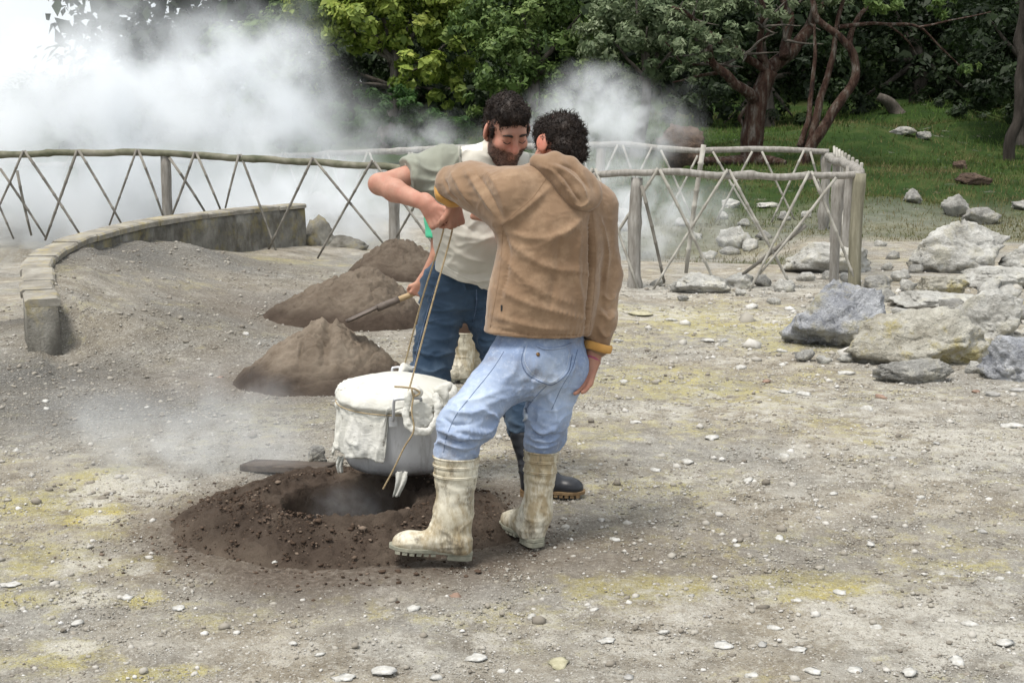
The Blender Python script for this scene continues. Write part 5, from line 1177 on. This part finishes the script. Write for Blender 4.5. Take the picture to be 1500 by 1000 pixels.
# ================================================================== the man in the grey and white shirt
def man_grey():
    root = empty('person', (-.1, 5.7, 0)); tag(root, 'dark-haired person in grey and white T-shirt and dark jeans bending over the pot', 'person')
    pel = P(678, 425, 5.78); hipR, hipL = P(650, 436, 5.78), P(706, 438, 5.80); kneR, kneL = P(628, 556, 5.66), P(752, 572, 5.72)
    toeL = P(857, 750, 5.48); heelL = toeL - unit(np.array([1, -.12, 0])) * .285; heelL[2] = toeL[2] = tz(heelL[0], heelL[1]) + .008
    ankL = heelL + np.array([.05, 0, .10]); topL = P(764, 622, 5.60)
    fR = np.array([(618 - 750) / FPX * 5.85, 5.85, 0.]); fR[2] = tz(fR[0], fR[1]) + .03; heelR = fR + [0.03, .12, 0]; toeR = heelR + unit(np.array([-.25, -.95, 0])) * .285; ankR = heelR + np.array([-.01, -.05, .10]); topR = ankR * .35 + kneR * .65
    wst, chs, upc, nek = P(682, 400, 5.76), P(694, 320, 5.70), P(708, 262, 5.66), P(730, 236, 5.62)
    shR, shL = P(646, 246, 5.62), P(786, 262, 5.68); elR, wrR = P(556, 270, 5.50), P(626, 299, 5.30); elL, wrL = P(748, 368, 5.50), P(728, 315, 5.30)
    f3 = unit(np.array([.1, -1, -.1])); hf = unit(np.array([.34, -.78, -.52])); hu = unit(np.array([.12, -.40, .85])); hc = P(742, 191, 5.52)
    H, hq = head(hc, hf, hu, 1.06)
    it = H + [(Cap(hc + [-.01, .03, -.05], nek, .062, .068), .03), (Cap(nek, upc, .085, .11), .03), (Cap(upc, wst, .12, .11, (f3, .75)), .05), (Cap(wst, pel, .10, .10, (f3, .8)), .05), (Cap(shR, shL, .055), .04), (Cap(shR, elR, .055, .043), .03), (Cap(elR, elR * .68 + wrR * .32, .042, .046), .02), (Cap(elR * .68 + wrR * .32, wrR, .046, .028), .02), (Ell(elR + unit(elR - wrR) * .012, np.eye(3), (.034, .034, .034)), .02),
              (Cap(shL, elL, .058, .048), .03), (Cap(elL, wrL, .048, .032), .02)]
    it += [(Cap(a, b, ra, rb), .03) for a, b, ra, rb in ((hipL, kneL, .06, .042), (kneL, ankL, .035, .028), (hipR, kneR, .06, .042), (kneR, ankR, .035, .028), (ankL, toeL * .4 + heelL * .6 + [0, 0, .05], .028, .02), (ankR, toeR * .4 + heelR * .6 + [0, 0, .05], .028, .02))]
    it += hand(wrR, np.array([.52, -.25, -.80]), np.array([.35, .90, -.1]), np.array([.80, -.35, .40]), 1.2, 1.08, 0, .9)
    it += hand(wrL, np.array([-.80, -.15, .25]), np.array([.1, .9, -.1]), np.array([.2, -.2, .9]), 1.2, 1.08, 0, .9)
    S = Surf(it, .0032, .02, 1); q = (S.V - hc) @ np.array([hf, np.cross(hf, hu), hu]).T / 1.06
    inh = (np.linalg.norm(S.V - hc, axis=1) < .17)
    st = inh * sstep(-.02, -.055, q[:, 2] + .35 * np.maximum(0, .05 - np.abs(q[:, 1])) - .2 * (q[:, 0] < .03)) * (q[:, 0] > -.005) * (np.abs(q[:, 1]) < .079) * (1 - .8 * S.near(hq(.09, 0, -.066), .018))
    fl = .7 * S.near(hq(.11, 0, -.02), .03) + .6 * S.near(hq(.07, .045, -.02), .035) + .6 * S.near(hq(.07, -.045, -.02), .035) + .6 * S.near(hq(-.01, .09, 0), .05) + .6 * S.near(hq(-.01, -.09, 0), .05) + .6 * S.near(hq(.09, 0, -.066), .016) + .3 * S.near(wrR, .08)
    S.link('body', skinB, root, {'flush': np.clip(fl, 0, 1), 'stubble': np.clip(st, 0, 1) * .95})
    bm_ = np.where((st > .35) & (q[:, 0] > .012))[0]
    curls(root, 'beard', S.V[bm_], S.N[bm_], 3200, .009, .0009, hair_m, hu, 8, .5, .5, np.array([0, -.2, -.5]))
    A = [hf, np.cross(hf, hu), hu]
    Hs = Surf([Ell(hq(-.026, 0, .048), A, (.106, .084, .104)), (Ell(hq(.03, 0, .100), A, (.066, .070, .040)), .03), (Ell(hq(-.075, 0, -.03), A, (.042, .066, .06)), .03)] + [(Cap(hq(.030, e * .073, .03), hq(.044, e * .062, -.060), .008, .011), .012) for e in (-1, 1)], .006, .03, 1, cuts=[(hq(.078, 0, .075), hf * 1.0 + hu * -.55)])
    Hs.rumple(.011, 26, None, 3); ho = Hs.link('hair', hair_m, root)
    curls(ho, 'locks', Hs.V, Hs.N, 6000, .028, .0014, hair_m, hu, 5, 1.5, .6)
    for e in (-1, 1):
        b = [hq(.097, e * .014, .030), hq(.098, e * .032, .037), hq(.086, e * .052, .030)]; V, F = tube(smooth_path(b, 8), [.003, .005, .0055, .0055, .005, .0045, .004, .003, .002][:len(smooth_path(b, 8))], 6); link('eyebrow', mesh('eyebrow', V, F), hair_m, root)
        b = [hq(.094, e * .018, .004), hq(.0975, e * .032, -.001), hq(.089, e * .047, .004)]; V, F = tube(smooth_path(b, 8), .0018, 5); link('eyelashes', mesh('eyelashes', V, F), hair_m, root)
    # T-shirt
    it = [Cap(P(690, 408, 5.74), P(698, 330, 5.68), .160, .168, (f3, .85)), (Cap(P(694, 330, 5.68), P(706, 275, 5.66), .178, .165, (f3, .70)), .05), (Cap(P(690, 372, 5.66), P(692, 350, 5.64), .13, .12, (f3, .7)), .06), (Cap(shR, nek, .076, .082), .05), (Cap(nek, shL, .082, .074), .05), (Cap(shR, elR * .52 + shR * .48, .092, .082), .05), (Cap(shL, elL * .5 + shL * .5, .092, .082), .05), (Cap(P(652, 268, 5.58), P(640, 280, 5.56), .07, .06), .05)]
    ca = elR * .55 + shR * .45; cb = elL * .55 + shL * .45
    T = Surf(it, .0055, .05, 2, cuts=[(P(684, 412, 5.66), np.array([-.32, 0, -1.0])), (ca, elR - shR)])
    T.crease([([(600, 235), (630, 250), (665, 250)], .006, .010), ([(605, 260), (635, 265), (665, 262)], .006, .010), ([(615, 278), (640, 278), (665, 270)], .007, .009), ([(660, 250), (672, 230), (690, 215)], .005, .008), ([(645, 330), (675, 345), (715, 350)], .005, .014), ([(645, 350), (680, 375), (715, 385)], .006, .014), ([(650, 388), (685, 402), (715, 400)], -.005, .010), ([(655, 300), (670, 325), (700, 340)], -.005, .012), ([(690, 245), (700, 262), (715, 280)], .005, .008)])
    T.ridge(.010, 8, None, (1, 1, 1.2), 2.); T.rumple(.003, 14, None, 3)
    # coloured panels of the shirt: distance out along the shoulder from the neck
    ax = unit(shR - nek); s = (T.V - nek) @ ax; zz = T.V[:, 2]; sl = np.maximum(sstep(.155, .165, s), sstep(.10, .108, (T.V - nek) @ unit(shL - nek)))
    up = zz > P(660, 292, 5.6)[2]; grey = sl * up; w = ((s > .06) & (s < .145) & (zz > P(690, 220, 5.6)[2])).astype(float)
    band = ((s > .150) & (s < .158)) * up * 1.0; collar = np.exp(-((np.linalg.norm((T.V - nek) * [1, 1, 1.2], axis=1) - .085) / .012) ** 2)
    sm = NT('panelled_tshirt'); c = sm.ramp(sm.noise(4, 5, .6), [(.3, (.50, .475, .41)), (.7, (.62, .60, .535))]); c = sm.mix(sm.attr('grey'), c, sm.ramp(sm.noise(5, 5), [(.3, (.195, .205, .165)), (.7, (.275, .285, .235))]))
    c = sm.mix(sm.attr('white'), c, (.74, .74, .72)); c = sm.mix(sm.attr('band'), c, (.17, .175, .15)); sm.principled(c, .92, sm.bump(sm.math('ADD', sm.noise(700, 2), sm.noise(24, 4)), .3, .005), .15, 0, 0, .15)
    to = T.link('t_shirt', sm.m, root, {'grey': np.clip(grey, 0, 1), 'white': w, 'band': np.clip(band + collar * (zz > nek[2] - .06), 0, 1)})
    for pts in ([(594, 240), (598, 262), (606, 282)],): seam(to, 'sleeve_hem', T.path(pts, 20, .0005), .003, sm.m)
    seam(to, 'hem', T.path([(650, 388), (665, 398), (690, 410), (716, 416)], 30, .0005), .003, sm.m)
    # jeans and boots
    it = [Cap(P(660, 418, 5.76), P(700, 420, 5.80), .128, .122, (f3, .9)), (Cap(hipR, kneR, .104, .084), .05), (Cap(kneR, topR, .082, .072), .04), (Cap(topR, ankR * .6 + topR * .4, .070, .05), .03), (Cap(hipL, kneL, .102, .080), .05), (Cap(kneL, topL, .076, .062), .04), (Cap(topL, topL * .7 + ankL * .3, .06, .045), .03)]
    J = Surf(it, .0058, .04, 2, cuts=[(P(684, 385, 5.76), np.array([0, 0, 1.0]))])
    J.crease([([(625, 440), (655, 452), (690, 450)], .006, .011), ([(620, 465), (650, 475), (685, 468)], .006, .010), ([(615, 490), (645, 498), (675, 490)], .006, .010), ([(610, 515), (640, 522), (665, 512)], .007, .010), ([(605, 535), (630, 545), (655, 535)], .007, .010), ([(695, 425), (697, 450), (690, 480)], -.006, .008), ([(700, 440), (710, 460), (705, 490)], .006, .010)])
    J.ridge(.010, 10, None, (1, 1, 2.0), 6.); J.rumple(.003, 14, None, 3); jo = J.link('jeans', jeanB, root)
    for pts in ([(640, 412), (625, 460), (612, 510), (604, 548)], [(698, 424), (698, 445), (694, 470)]): seam(jo, 'leg_seam', J.path(pts, 30, .0006), .0022, stitch_m)
    boot(root, topL, ankL, heelL, toeL, bootB, soleB, .062, ribs=False); boot(root, topR, ankR, heelR, toeR, bootB, soleB, .066, ribs=False)
    return wrR
wB = man_grey()

# ================================================================== third worker with the shovel, behind
def man_green():
    Y = 8.2; root = empty('person', (P(680, 500, Y)[0], Y, 0)); tag(root, 'stooping person in green shirt and cream boots holding a shovel handle', 'person')
    hf = unit(np.array([-.8, -.2, -.55])); hu = unit(np.array([-.3, 0, .9])); hc = P(668, 268, Y); nek, upc, wst, pel = P(676, 300, Y), P(684, 318, Y), P(700, 370, Y + .05), P(702, 390, Y + .05)
    shN, shF = P(641, 318, Y - .1), P(680, 312, Y + .25); elN, wrN = P(640, 372, Y - .12), P(618, 412, Y - .1); elF, wrF = P(650, 372, Y + .2), P(655, 404, Y + .05)
    hN, hF = P(690, 395, Y - .08), P(712, 395, Y + .15); kN, kF = P(680, 470, Y - .10), P(705, 470, Y + .15)
    heelN, heelF = np.array([P(690, 556, Y - .1)[0], Y - .1, 0]), np.array([P(712, 548, Y + .2)[0], Y + .2, 0])
    for h in (heelN, heelF): h[2] = tz(h[0], h[1]) + .01
    toeN, toeF = heelN + [-.26, -.10, 0], heelF + [-.26, -.04, 0]; aN, aF = heelN + [-.045, 0, .10], heelF + [-.045, 0, .10]; tN, tF = aN * .25 + kN * .75, aF * .25 + kF * .75
    H, hq = head(hc, hf, hu, 1.0); f3 = unit(np.array([-.8, 0, -.6]))
    it = H + [(Cap(hc + [.02, 0, -.05], nek, .055, .06), .03), (Cap(nek, upc, .07, .1), .03), (Cap(upc, wst, .12, .12, (f3, .75)), .05), (Cap(wst, pel, .12, .12), .05), (Cap(shN, shF, .05), .04), (Cap(shN, elN, .046, .038), .02), (Cap(elN, wrN, .038, .027), .02), (Cap(shF, elF, .046, .038), .02), (Cap(elF, wrF, .038, .027), .02)]
    it += [(Cap(a, b, ra, rb), .03) for a, b, ra, rb in ((hN, kN, .07, .05), (kN, aN, .05, .035), (hF, kF, .07, .05), (kF, aF, .05, .035), (aN, toeN + [.09, .03, .04], .035, .025), (aF, toeF + [.09, .02, .04], .035, .025))]
    it += hand(wrN, np.array([-.45, -.1, -.9]), np.array([-.3, .9, 0]), np.array([-.8, -.3, .3]), 1.15, 1.0, 0, .9) + hand(wrF, np.array([-.2, -.5, -.85]), np.array([-.5, .5, .2]), np.array([-.8, .2, .1]), 1.15, 1.0, 0, .9)
    S = Surf(it, .0055, .02, 1); S.link('body', skinC, root, {'flush': np.zeros(len(S.V)), 'stubble': np.zeros(len(S.V))})
    A = [hf, np.cross(hf, hu), hu]; Hs = Surf([Ell(hq(-.02, 0, .035), A, (.102, .088, .10)), (Ell(hq(-.07, 0, -.03), A, (.04, .06, .05)), .03)], .009, .03, 1, cuts=[(hq(.085, 0, .03), hf + hu * -.4)]); Hs.rumple(.008, 26); Hs.link('hair', hair_m, root)
    gs = cloth('green_tshirt', (.06, .40, .22), (.09, .50, .29), 5, 700)
    T = Surf([Cap(upc, wst, .165, .165, (f3, .8)), (Cap(wst, P(702, 385, Y + .05), .16, .15, (f3, .85)), .05), (Cap(shN, shF, .075), .05), (Cap(shN, elN * .55 + shN * .45, .078, .072), .04), (Cap(shF, elF * .5 + shF * .5, .078, .07), .04)], .008, .05, 2, cuts=[(elN * .56 + shN * .44, elN - shN)]); T.rumple(.006, 9); T.link('t_shirt', gs, root)
    tm = cloth('brown_trousers', (.09, .055, .04), (.15, .10, .075), 5, 700)
    J = Surf([Cap(pel + [0, -.05, 0], pel + [0, .08, 0], .13), (Cap(hN, kN, .10, .08), .05), (Cap(kN, tN, .078, .066), .04), (Cap(hF, kF, .10, .08), .05), (Cap(kF, tF, .078, .066), .04)], .008, .04, 2); J.rumple(.006, 10); J.link('trousers', tm, root)
    boot(root, tN, aN, heelN, toeN, boot_m, sole_m, .078, ribs=False); boot(root, tF, aF, heelF, toeF, boot_m, sole_m, .078, ribs=False)
    # the shovel
    a, b = P(690, 391, 8.15), P(556, 450, 8.05); gN = wrN + unit(np.array([-.45, -.1, -.9])) * .085 + np.array([-.3, .9, 0]) * .028
    d = unit(b - gN); top = gN - d * .42; end = gN + d * .20; sh = empty('shovel', end); tag(sh, 'wooden-handled shovel stuck in the larger earth heap', 'shovel')
    hm = simple('shovel_wood', [(.3, (.27, .19, .10)), (.7, (.42, .31, .18))], 6, .7, .3, 60, .002, streak=(1, 8, 8)); sm = simple('worn_steel', [(.3, (.06, .047, .038)), (.7, (.15, .12, .10))], 12, .6, .4, 60, .003)
    V, F = tube(smooth_path([top, gN, end], 16), .0185, 10); link('handle', mesh('handle', V, F), hm, sh)
    V, F = tube(smooth_path([end - d * .09, end + d * .03, end + d * .06], 8), np.interp(np.linspace(0, 1, 9), [0, .6, 1], [.021, .024, .020])[:len(smooth_path([end, end + d, end + 2 * d], 8))], 10); link('socket', mesh('socket', V, F), sm, sh)
    t0 = end + d * .05; bd = unit(d + np.array([0, 0, -.06])); sd = unit(np.cross(bd, [0, 1, 0])); wd = unit(np.array([0, 1., -.14])); Vv, n = [], 9
    for i, t in enumerate(np.linspace(0, 1, n)):
        w = np.interp(t, [0, .1, .7, .9, 1], [.05, .10, .105, .07, .01])
        for k in np.linspace(-1, 1, 7): Vv.append(t0 + bd * .22 * t + wd * w * k + sd * .02 * (k * k - 1))
    Ff = [(i * 7 + k, i * 7 + k + 1, (i + 1) * 7 + k + 1, (i + 1) * 7 + k) for i in range(n - 1) for k in range(6)]; bo = link('blade', mesh('blade', Vv, Ff), sm, sh); mo = bo.modifiers.new('s', 'SOLIDIFY'); mo.thickness = .004
man_green()

# ================================================================== pot, cloth, ropes
def pot():
    c = P(583, 640, 5.32); c = np.array([c[0], 5.32, 0.]); z0 = P(583, 704, 5.09)[2]; zt = P(583, 572, 5.30)[2]; Rb, Rt = .222, .236; tilt = np.array([-.03, .02])   # leans a little
    zof = lambda X, Y, z: z + (X - c[0]) * tilt[0] + (Y - c[1]) * tilt[1]
    root = empty('cooking_pot', (c[0], c[1], z0)); tag(root, 'large aluminium cooking pot hanging from ropes over the pit', 'pot')
    na = 96; prof = [(.0, z0 + .012), (Rb - .035, z0 + .010), (Rb - .012, z0 + .018), (Rb, z0 + .04), (Rb + .003, z0 + .12), (Rt - .004, zt - .05), (Rt, zt - .012), (Rt + .006, zt - .006), (Rt + .006, zt), (Rt - .004, zt), (Rt - .008, zt - .02), (Rb - .01, z0 + .05)]
    a = np.linspace(0, 2 * np.pi, na, endpoint=False); V = []; F = []
    for r, z in prof:
        X, Y = c[0] + r * np.cos(a), c[1] + r * np.sin(a); V.append(np.stack([X, Y, zof(X, Y, z)], 1))
    V = np.vstack(V)
    for i in range(len(prof) - 1):
        for k in range(na): F.append((i * na + k, i * na + (k + 1) % na, (i + 1) * na + (k + 1) % na, (i + 1) * na + k))
    al = NT('dull_aluminium'); mp = al.new('ShaderNodeMapping'); mp.inputs['Scale'].default_value = (1, 1, .25); al.l(al.tc.outputs['Object'], mp.inputs['Vector'])
    cc = al.ramp(al.noise(6, 6, .65, mp.outputs[0]), [(.3, (.46, .47, .49)), (.7, (.62, .63, .65))]); sp = al.new('ShaderNodeSeparateXYZ'); al.l(al.tc.outputs['Object'], sp.inputs[0])
    cc = al.mix(al.math('MULTIPLY', al.rng(al.math('ADD', sp.outputs['Z'], al.math('MULTIPLY', al.math('SUBTRACT', al.noise(5, 5, .7), .5), .12)), z0 + .075, z0 + .01), al.rng(al.noise(9, 6, .7), .3, .6, .6, 1.0)), cc, (.05, .04, .035))
    cc = al.mix(al.math('MULTIPLY', al.rng(al.noise(13, 6, .75, mp.outputs[0]), .54, .68), .5), cc, (.22, .21, .20))
    al.principled(cc, .45, al.bump(al.noise(30, 4), .12, .003), .4, .35)
    link('pot_body', mesh('pot_body', V, F), al.m, root)
    def loop(th, name):
        u = np.array([math.cos(th), math.sin(th), 0]); t = np.array([-u[1], u[0], 0]); q = lambda r, s, z: c * [1, 1, 0] + u * r + t * s + np.array([0, 0, zof(c[0] + u[0] * r, c[1] + u[1] * r, z)])
        pts = [q(Rt - .002, -.052, zt - .065), q(Rt + .03, -.054, zt - .055), q(Rt + .055, -.054, zt + .02), q(Rt + .060, -.045, zt + .031), q(Rt + .062, 0, zt + .033), q(Rt + .060, .045, zt + .031), q(Rt + .055, .054, zt + .02), q(Rt + .03, .054, zt - .055), q(Rt - .002, .052, zt - .065)]
        V, F = tube(smooth_path(pts, 50), .0062, 8); link(name, mesh(name, V, F), al.m, root)
        for s in (-.052, .052):
            V, F = box(q(Rt + .002, s, zt - .072), u * .004, t * .017, [0, 0, .022]); link('handle_plate', mesh('handle_plate', V, F, False), al.m, root)
        return q(Rt + .062, .0, zt + .036)
    thf = math.radians(283); hA = loop(thf, 'handle'); hB = loop(thf + math.pi - .25, 'handle')
    # lid under the cloth
    pr = [(0, zt + .062), (.02, zt + .061), (.10, zt + .052), (.19, zt + .026), (Rt - .006, zt + .008), (Rt + .010, zt + .003), (Rt + .010, zt - .004)]; V = []; F = []
    for r, z in pr:
        X, Y = c[0] + r * np.cos(a), c[1] + r * np.sin(a); V.append(np.stack([X, Y, zof(X, Y, z)], 1))
    for i in range(len(pr) - 1):
        for k in range(na): F.append((i * na + k, i * na + (k + 1) % na, (i + 1) * na + (k + 1) % na, (i + 1) * na + k)[::-1])
    link('lid', mesh('lid', np.vstack(V), F), al.m, root)
    # the cloth tied over the lid
    na = 300; A = np.linspace(0, 2 * np.pi, na, endpoint=False); deg = np.degrees(A)
    L = .045 + .02 * fbm(xyz(np.cos(A) * 2, np.sin(A) * 2, 1.), 3)
    L = L + .195 * sstep(176, 190, deg) * (1 - sstep(262, 267, deg)) + .03 * sstep(176, 190, deg) * (1 - sstep(190, 205, deg)) + .03 * sstep(290, 330, deg)
    rows = []
    for r in np.linspace(0.0, Rt + .012, 26):
        z = np.interp(r, [p[0] for p in pr[:6]], [p[1] for p in pr[:6]]) + .005; X, Y = c[0] + r * np.cos(A), c[1] + r * np.sin(A); w = sstep(.05, .22, r)
        rows.append(np.stack([X, Y, zof(X, Y, z) + w * (.003 * fbm(xyz(X * 14, Y * 14, 3.), 3) + .006 * np.abs(np.sin(A * 17 + 2 * fbm(xyz(np.cos(A) * 3, np.sin(A) * 3), 2))) * sstep(.16, .24, r))], 1))
    for t in np.linspace(.03, 1, 34):
        z = zt - .004 - L * t; fold = .009 * (1 - 2 * np.abs(np.sin(A * 6 + 1.6 * t + 3 * fbm(xyz(np.cos(A) * 2.5, np.sin(A) * 2.5, 1.5 * t), 3)))) ** 3 + .004 * np.sin(A * 11 - 4 * t + 4 * fbm(xyz(np.cos(A) * 3, np.sin(A) * 3, 3 + 2 * t), 2)) + .005 * fbm(xyz(np.cos(A) * 9, np.sin(A) * 9, t * 2), 3)
        pinch = -.006 * np.exp(-((L * t - .042) / .010) ** 2); bulge = .012 * np.exp(-((L * t - .02) / .018) ** 2); r = Rt + .013 + .006 * t + fold * (.4 + .8 * t) + bulge + pinch + .010 * sstep(.06, .2, L * t); X, Y = c[0] + r * np.cos(A), c[1] + r * np.sin(A); rows.append(np.stack([X, Y, zof(X, Y, z) + .004 * fbm(xyz(np.cos(A) * 12, np.sin(A) * 12), 2) * t], 1))
    V = np.vstack(rows); nr = len(rows); i = np.arange(na * nr).reshape(nr, na); F = np.stack([i[:-1], i[1:], np.roll(i[1:], -1, 1), np.roll(i[:-1], -1, 1)], -1).reshape(-1, 4)
    cm = NT('cream_cloth'); col = cm.ramp(cm.noise(5, 5, .6), [(.3, (.78, .77, .70)), (.7, (.85, .845, .81))]); col = cm.mix(cm.math('MULTIPLY', cm.rng(cm.noise(22, 5, .7), .62, .72), .75), col, (.13, .10, .06))
    pb = cm.new('ShaderNodeBsdfPrincipled'); cm.l(col, pb.inputs['Base Color']); pb.inputs['Roughness'].default_value = .85; pb.inputs['Specular IOR Level'].default_value = .2
    mp = cm.new('ShaderNodeMapping'); mp.inputs['Scale'].default_value = (1, 1, 2.2); mp.inputs['Rotation'].default_value = (.3, .5, 0); cm.l(cm.tc.outputs['Object'], mp.inputs['Vector'])
    cm.l(cm.bump(cm.math('ADD', cm.noise(26, 6, .65, mp.outputs[0], .9), cm.math('MULTIPLY', cm.noise(70, 4, .6, mp.outputs[0], .8), .4)), .5, .012), pb.inputs['Normal']); tr = cm.new('ShaderNodeBsdfTranslucent'); cm.l(col, tr.inputs['Color']); ms = cm.new('ShaderNodeMixShader'); ms.inputs[0].default_value = .32
    cm.l(pb.outputs[0], ms.inputs[1]); cm.l(tr.outputs[0], ms.inputs[2]); cm.l(ms.outputs[0], cm.out.inputs['Surface'])
    o = link('pot_cloth', mesh('pot_cloth', V, F), cm.m); md = o.modifiers.new('s', 'SOLIDIFY'); md.thickness = .002; tag(o, 'thin cream cloth tied over the pot lid and hanging down one side', 'cloth')
    V, F = tube(np.stack([np.array([c[0] + (Rt + .020) * math.cos(t), c[1] + (Rt + .020) * math.sin(t), 0]) + [0, 0, zof(c[0] + Rt * math.cos(t), c[1] + Rt * math.sin(t), zt - .047)] for t in np.linspace(0, 2 * np.pi, 80)]), .0026, 5, False); link('tie_string', mesh('tie_string', V, F), rope_m, o)
    # knotted corner at the front handle and the bunched corner beside it
    ring = [P(x, y, Y) for x, y, Y in ((606, 570, 5.02), (598, 584, 5.01), (594, 604, 5.00), (597, 622, 4.99), (610, 632, 4.98), (628, 631, 4.98), (640, 615, 4.99), (642, 595, 5.00), (638, 580, 5.02))]
    K = Surf([(Cap(p, q, .013, .015, ([.1, 1, 0], .7)), .008) for p, q in zip(ring[:-1], ring[1:])] + [(Ell(P(610, 574, 5.01), np.eye(3), (.026, .020, .024)), .015), (Cap(P(618, 604, 5.03), P(618, 614, 5.03), .044, .046, ([0, 1, 0], .25)), .008)], .005, .01, 1); K.rumple(.0045, 45, None, 2); K.rumple(.003, 90, None, 2); K.link('knotted_corner', cm.m, o)
    K = Surf([(Cap(P(642, 572, 5.10), P(656, 566, 5.14), .020, .020), .02), (Cap(P(652, 578, 5.10), P(656, 602, 5.10), .016, .012), .02)], .005, .01, 1); K.rumple(.005, 50, None, 2); K.link('bunched_corner', cm.m, o)
    K = Surf([(Cap(P(497, 592, 5.28), P(508, 596, 5.20), .020, .022), .02)], .005, .01, 1); K.rumple(.005, 50, None, 2); K.link('bunched_corner', cm.m, o)
    K = Surf([(Cap(hB + [-.02, -.05, -.03], hB + [0, 0, 0], .014, .016), .02), (Cap(hB, hB + [.03, 0, -.01], .016, .012), .02)], .005, .01, 1); K.rumple(.004, 50, None, 2); K.link('knotted_corner', cm.m, o)
    for pts, w0, w1 in (([(588, 690, 5.10), (587, 706, 5.09), (580, 727, 5.09)], .026, .014), ([(500, 668, 5.26), (497, 680, 5.25), (499, 692, 5.25)], .014, .011)):
        q = smooth_path([P(*p) for p in pts], 14); w = np.linspace(w0, w1, len(q)); Vv = []
        for j, (p, wi) in enumerate(zip(q, w)):
            for k in np.linspace(-1, 1, 9): Vv.append(p + np.array([k * wi, .008 * math.sin(k * 5 + j * .3), 0]))
        Ff = [(j * 9 + k, j * 9 + k + 1, (j + 1) * 9 + k + 1, (j + 1) * 9 + k) for j in range(len(q) - 1) for k in range(8)]; l_ = link('hanging_tail', mesh('hanging_tail', Vv, Ff), cm.m, o); md = l_.modifiers.new('s', 'SOLIDIFY'); md.thickness = .002
    return hA, hB, c, zt
rope_m = simple('straw_rope', [(.3, (.28, .21, .12)), (.7, (.46, .37, .23))], 60, .95, .5, 200, .002)
hA, hB, pc, pzt = pot()
def rope(pts, label, n=120, r=.0022, pitch=.022, extra=None):
    p = resample(smooth_path(pts, n), n); L = np.r_[0, np.cumsum(np.linalg.norm(np.diff(p, axis=0), axis=1))]; T = unit_rows(np.gradient(p, axis=0)); u = unit_rows(np.cross(T, [.3, 1, .2])); v = np.cross(T, u); mb = MB()
    for k in range(3):
        a = L / pitch * 2 * np.pi + k * 2.094; mb.tube(p + (u * np.cos(a)[:, None] + v * np.sin(a)[:, None]) * r * .95, r, 5)
    if extra is not None: mb.tube(*extra)
    o = link('rope', mb.mesh('rope'), rope_m); return tag(o, label, 'rope')
hand_A = wA + unit(np.array([.12, .25, -.95])) * .085; hand_B = wB + unit(np.array([.52, -.25, -.80])) * .092
gA = hand_A + unit(np.array([-.75, .5, .15])) * .026; gB = hand_B + unit(np.array([.35, .90, -.1])) * .028
rope([gA + [0, 0, .06], gA, gA + [0, 0, -.05], (gA + hA) / 2 + [.004, 0, 0], hA + [0, 0, .01]], 'straw rope from the brown sleeve hand down to the front pot handle', 160)
rope([gB + [0, 0, .06], gB, gB + [0, 0, -.05], (gB + hB) / 2, hB + [0, 0, .008]], 'straw rope from the bare-armed hand down to the rear pot handle', 160)
rope([P(608, 570, 5.0), P(603, 600, 4.97), P(606, 630, 4.955), P(592, 655, 4.96), P(576, 688, 4.96), P(561, 716, 4.96)], 'loose rope end dangling below the knotted cloth corner', 90)
rope([P(578, 566, 4.99), P(592, 567, 4.98), P(606, 569, 4.985), P(615, 575, 4.99), P(606, 580, 4.98), P(603, 570, 4.975)], 'short rope knot wound round the front pot handle', 50)
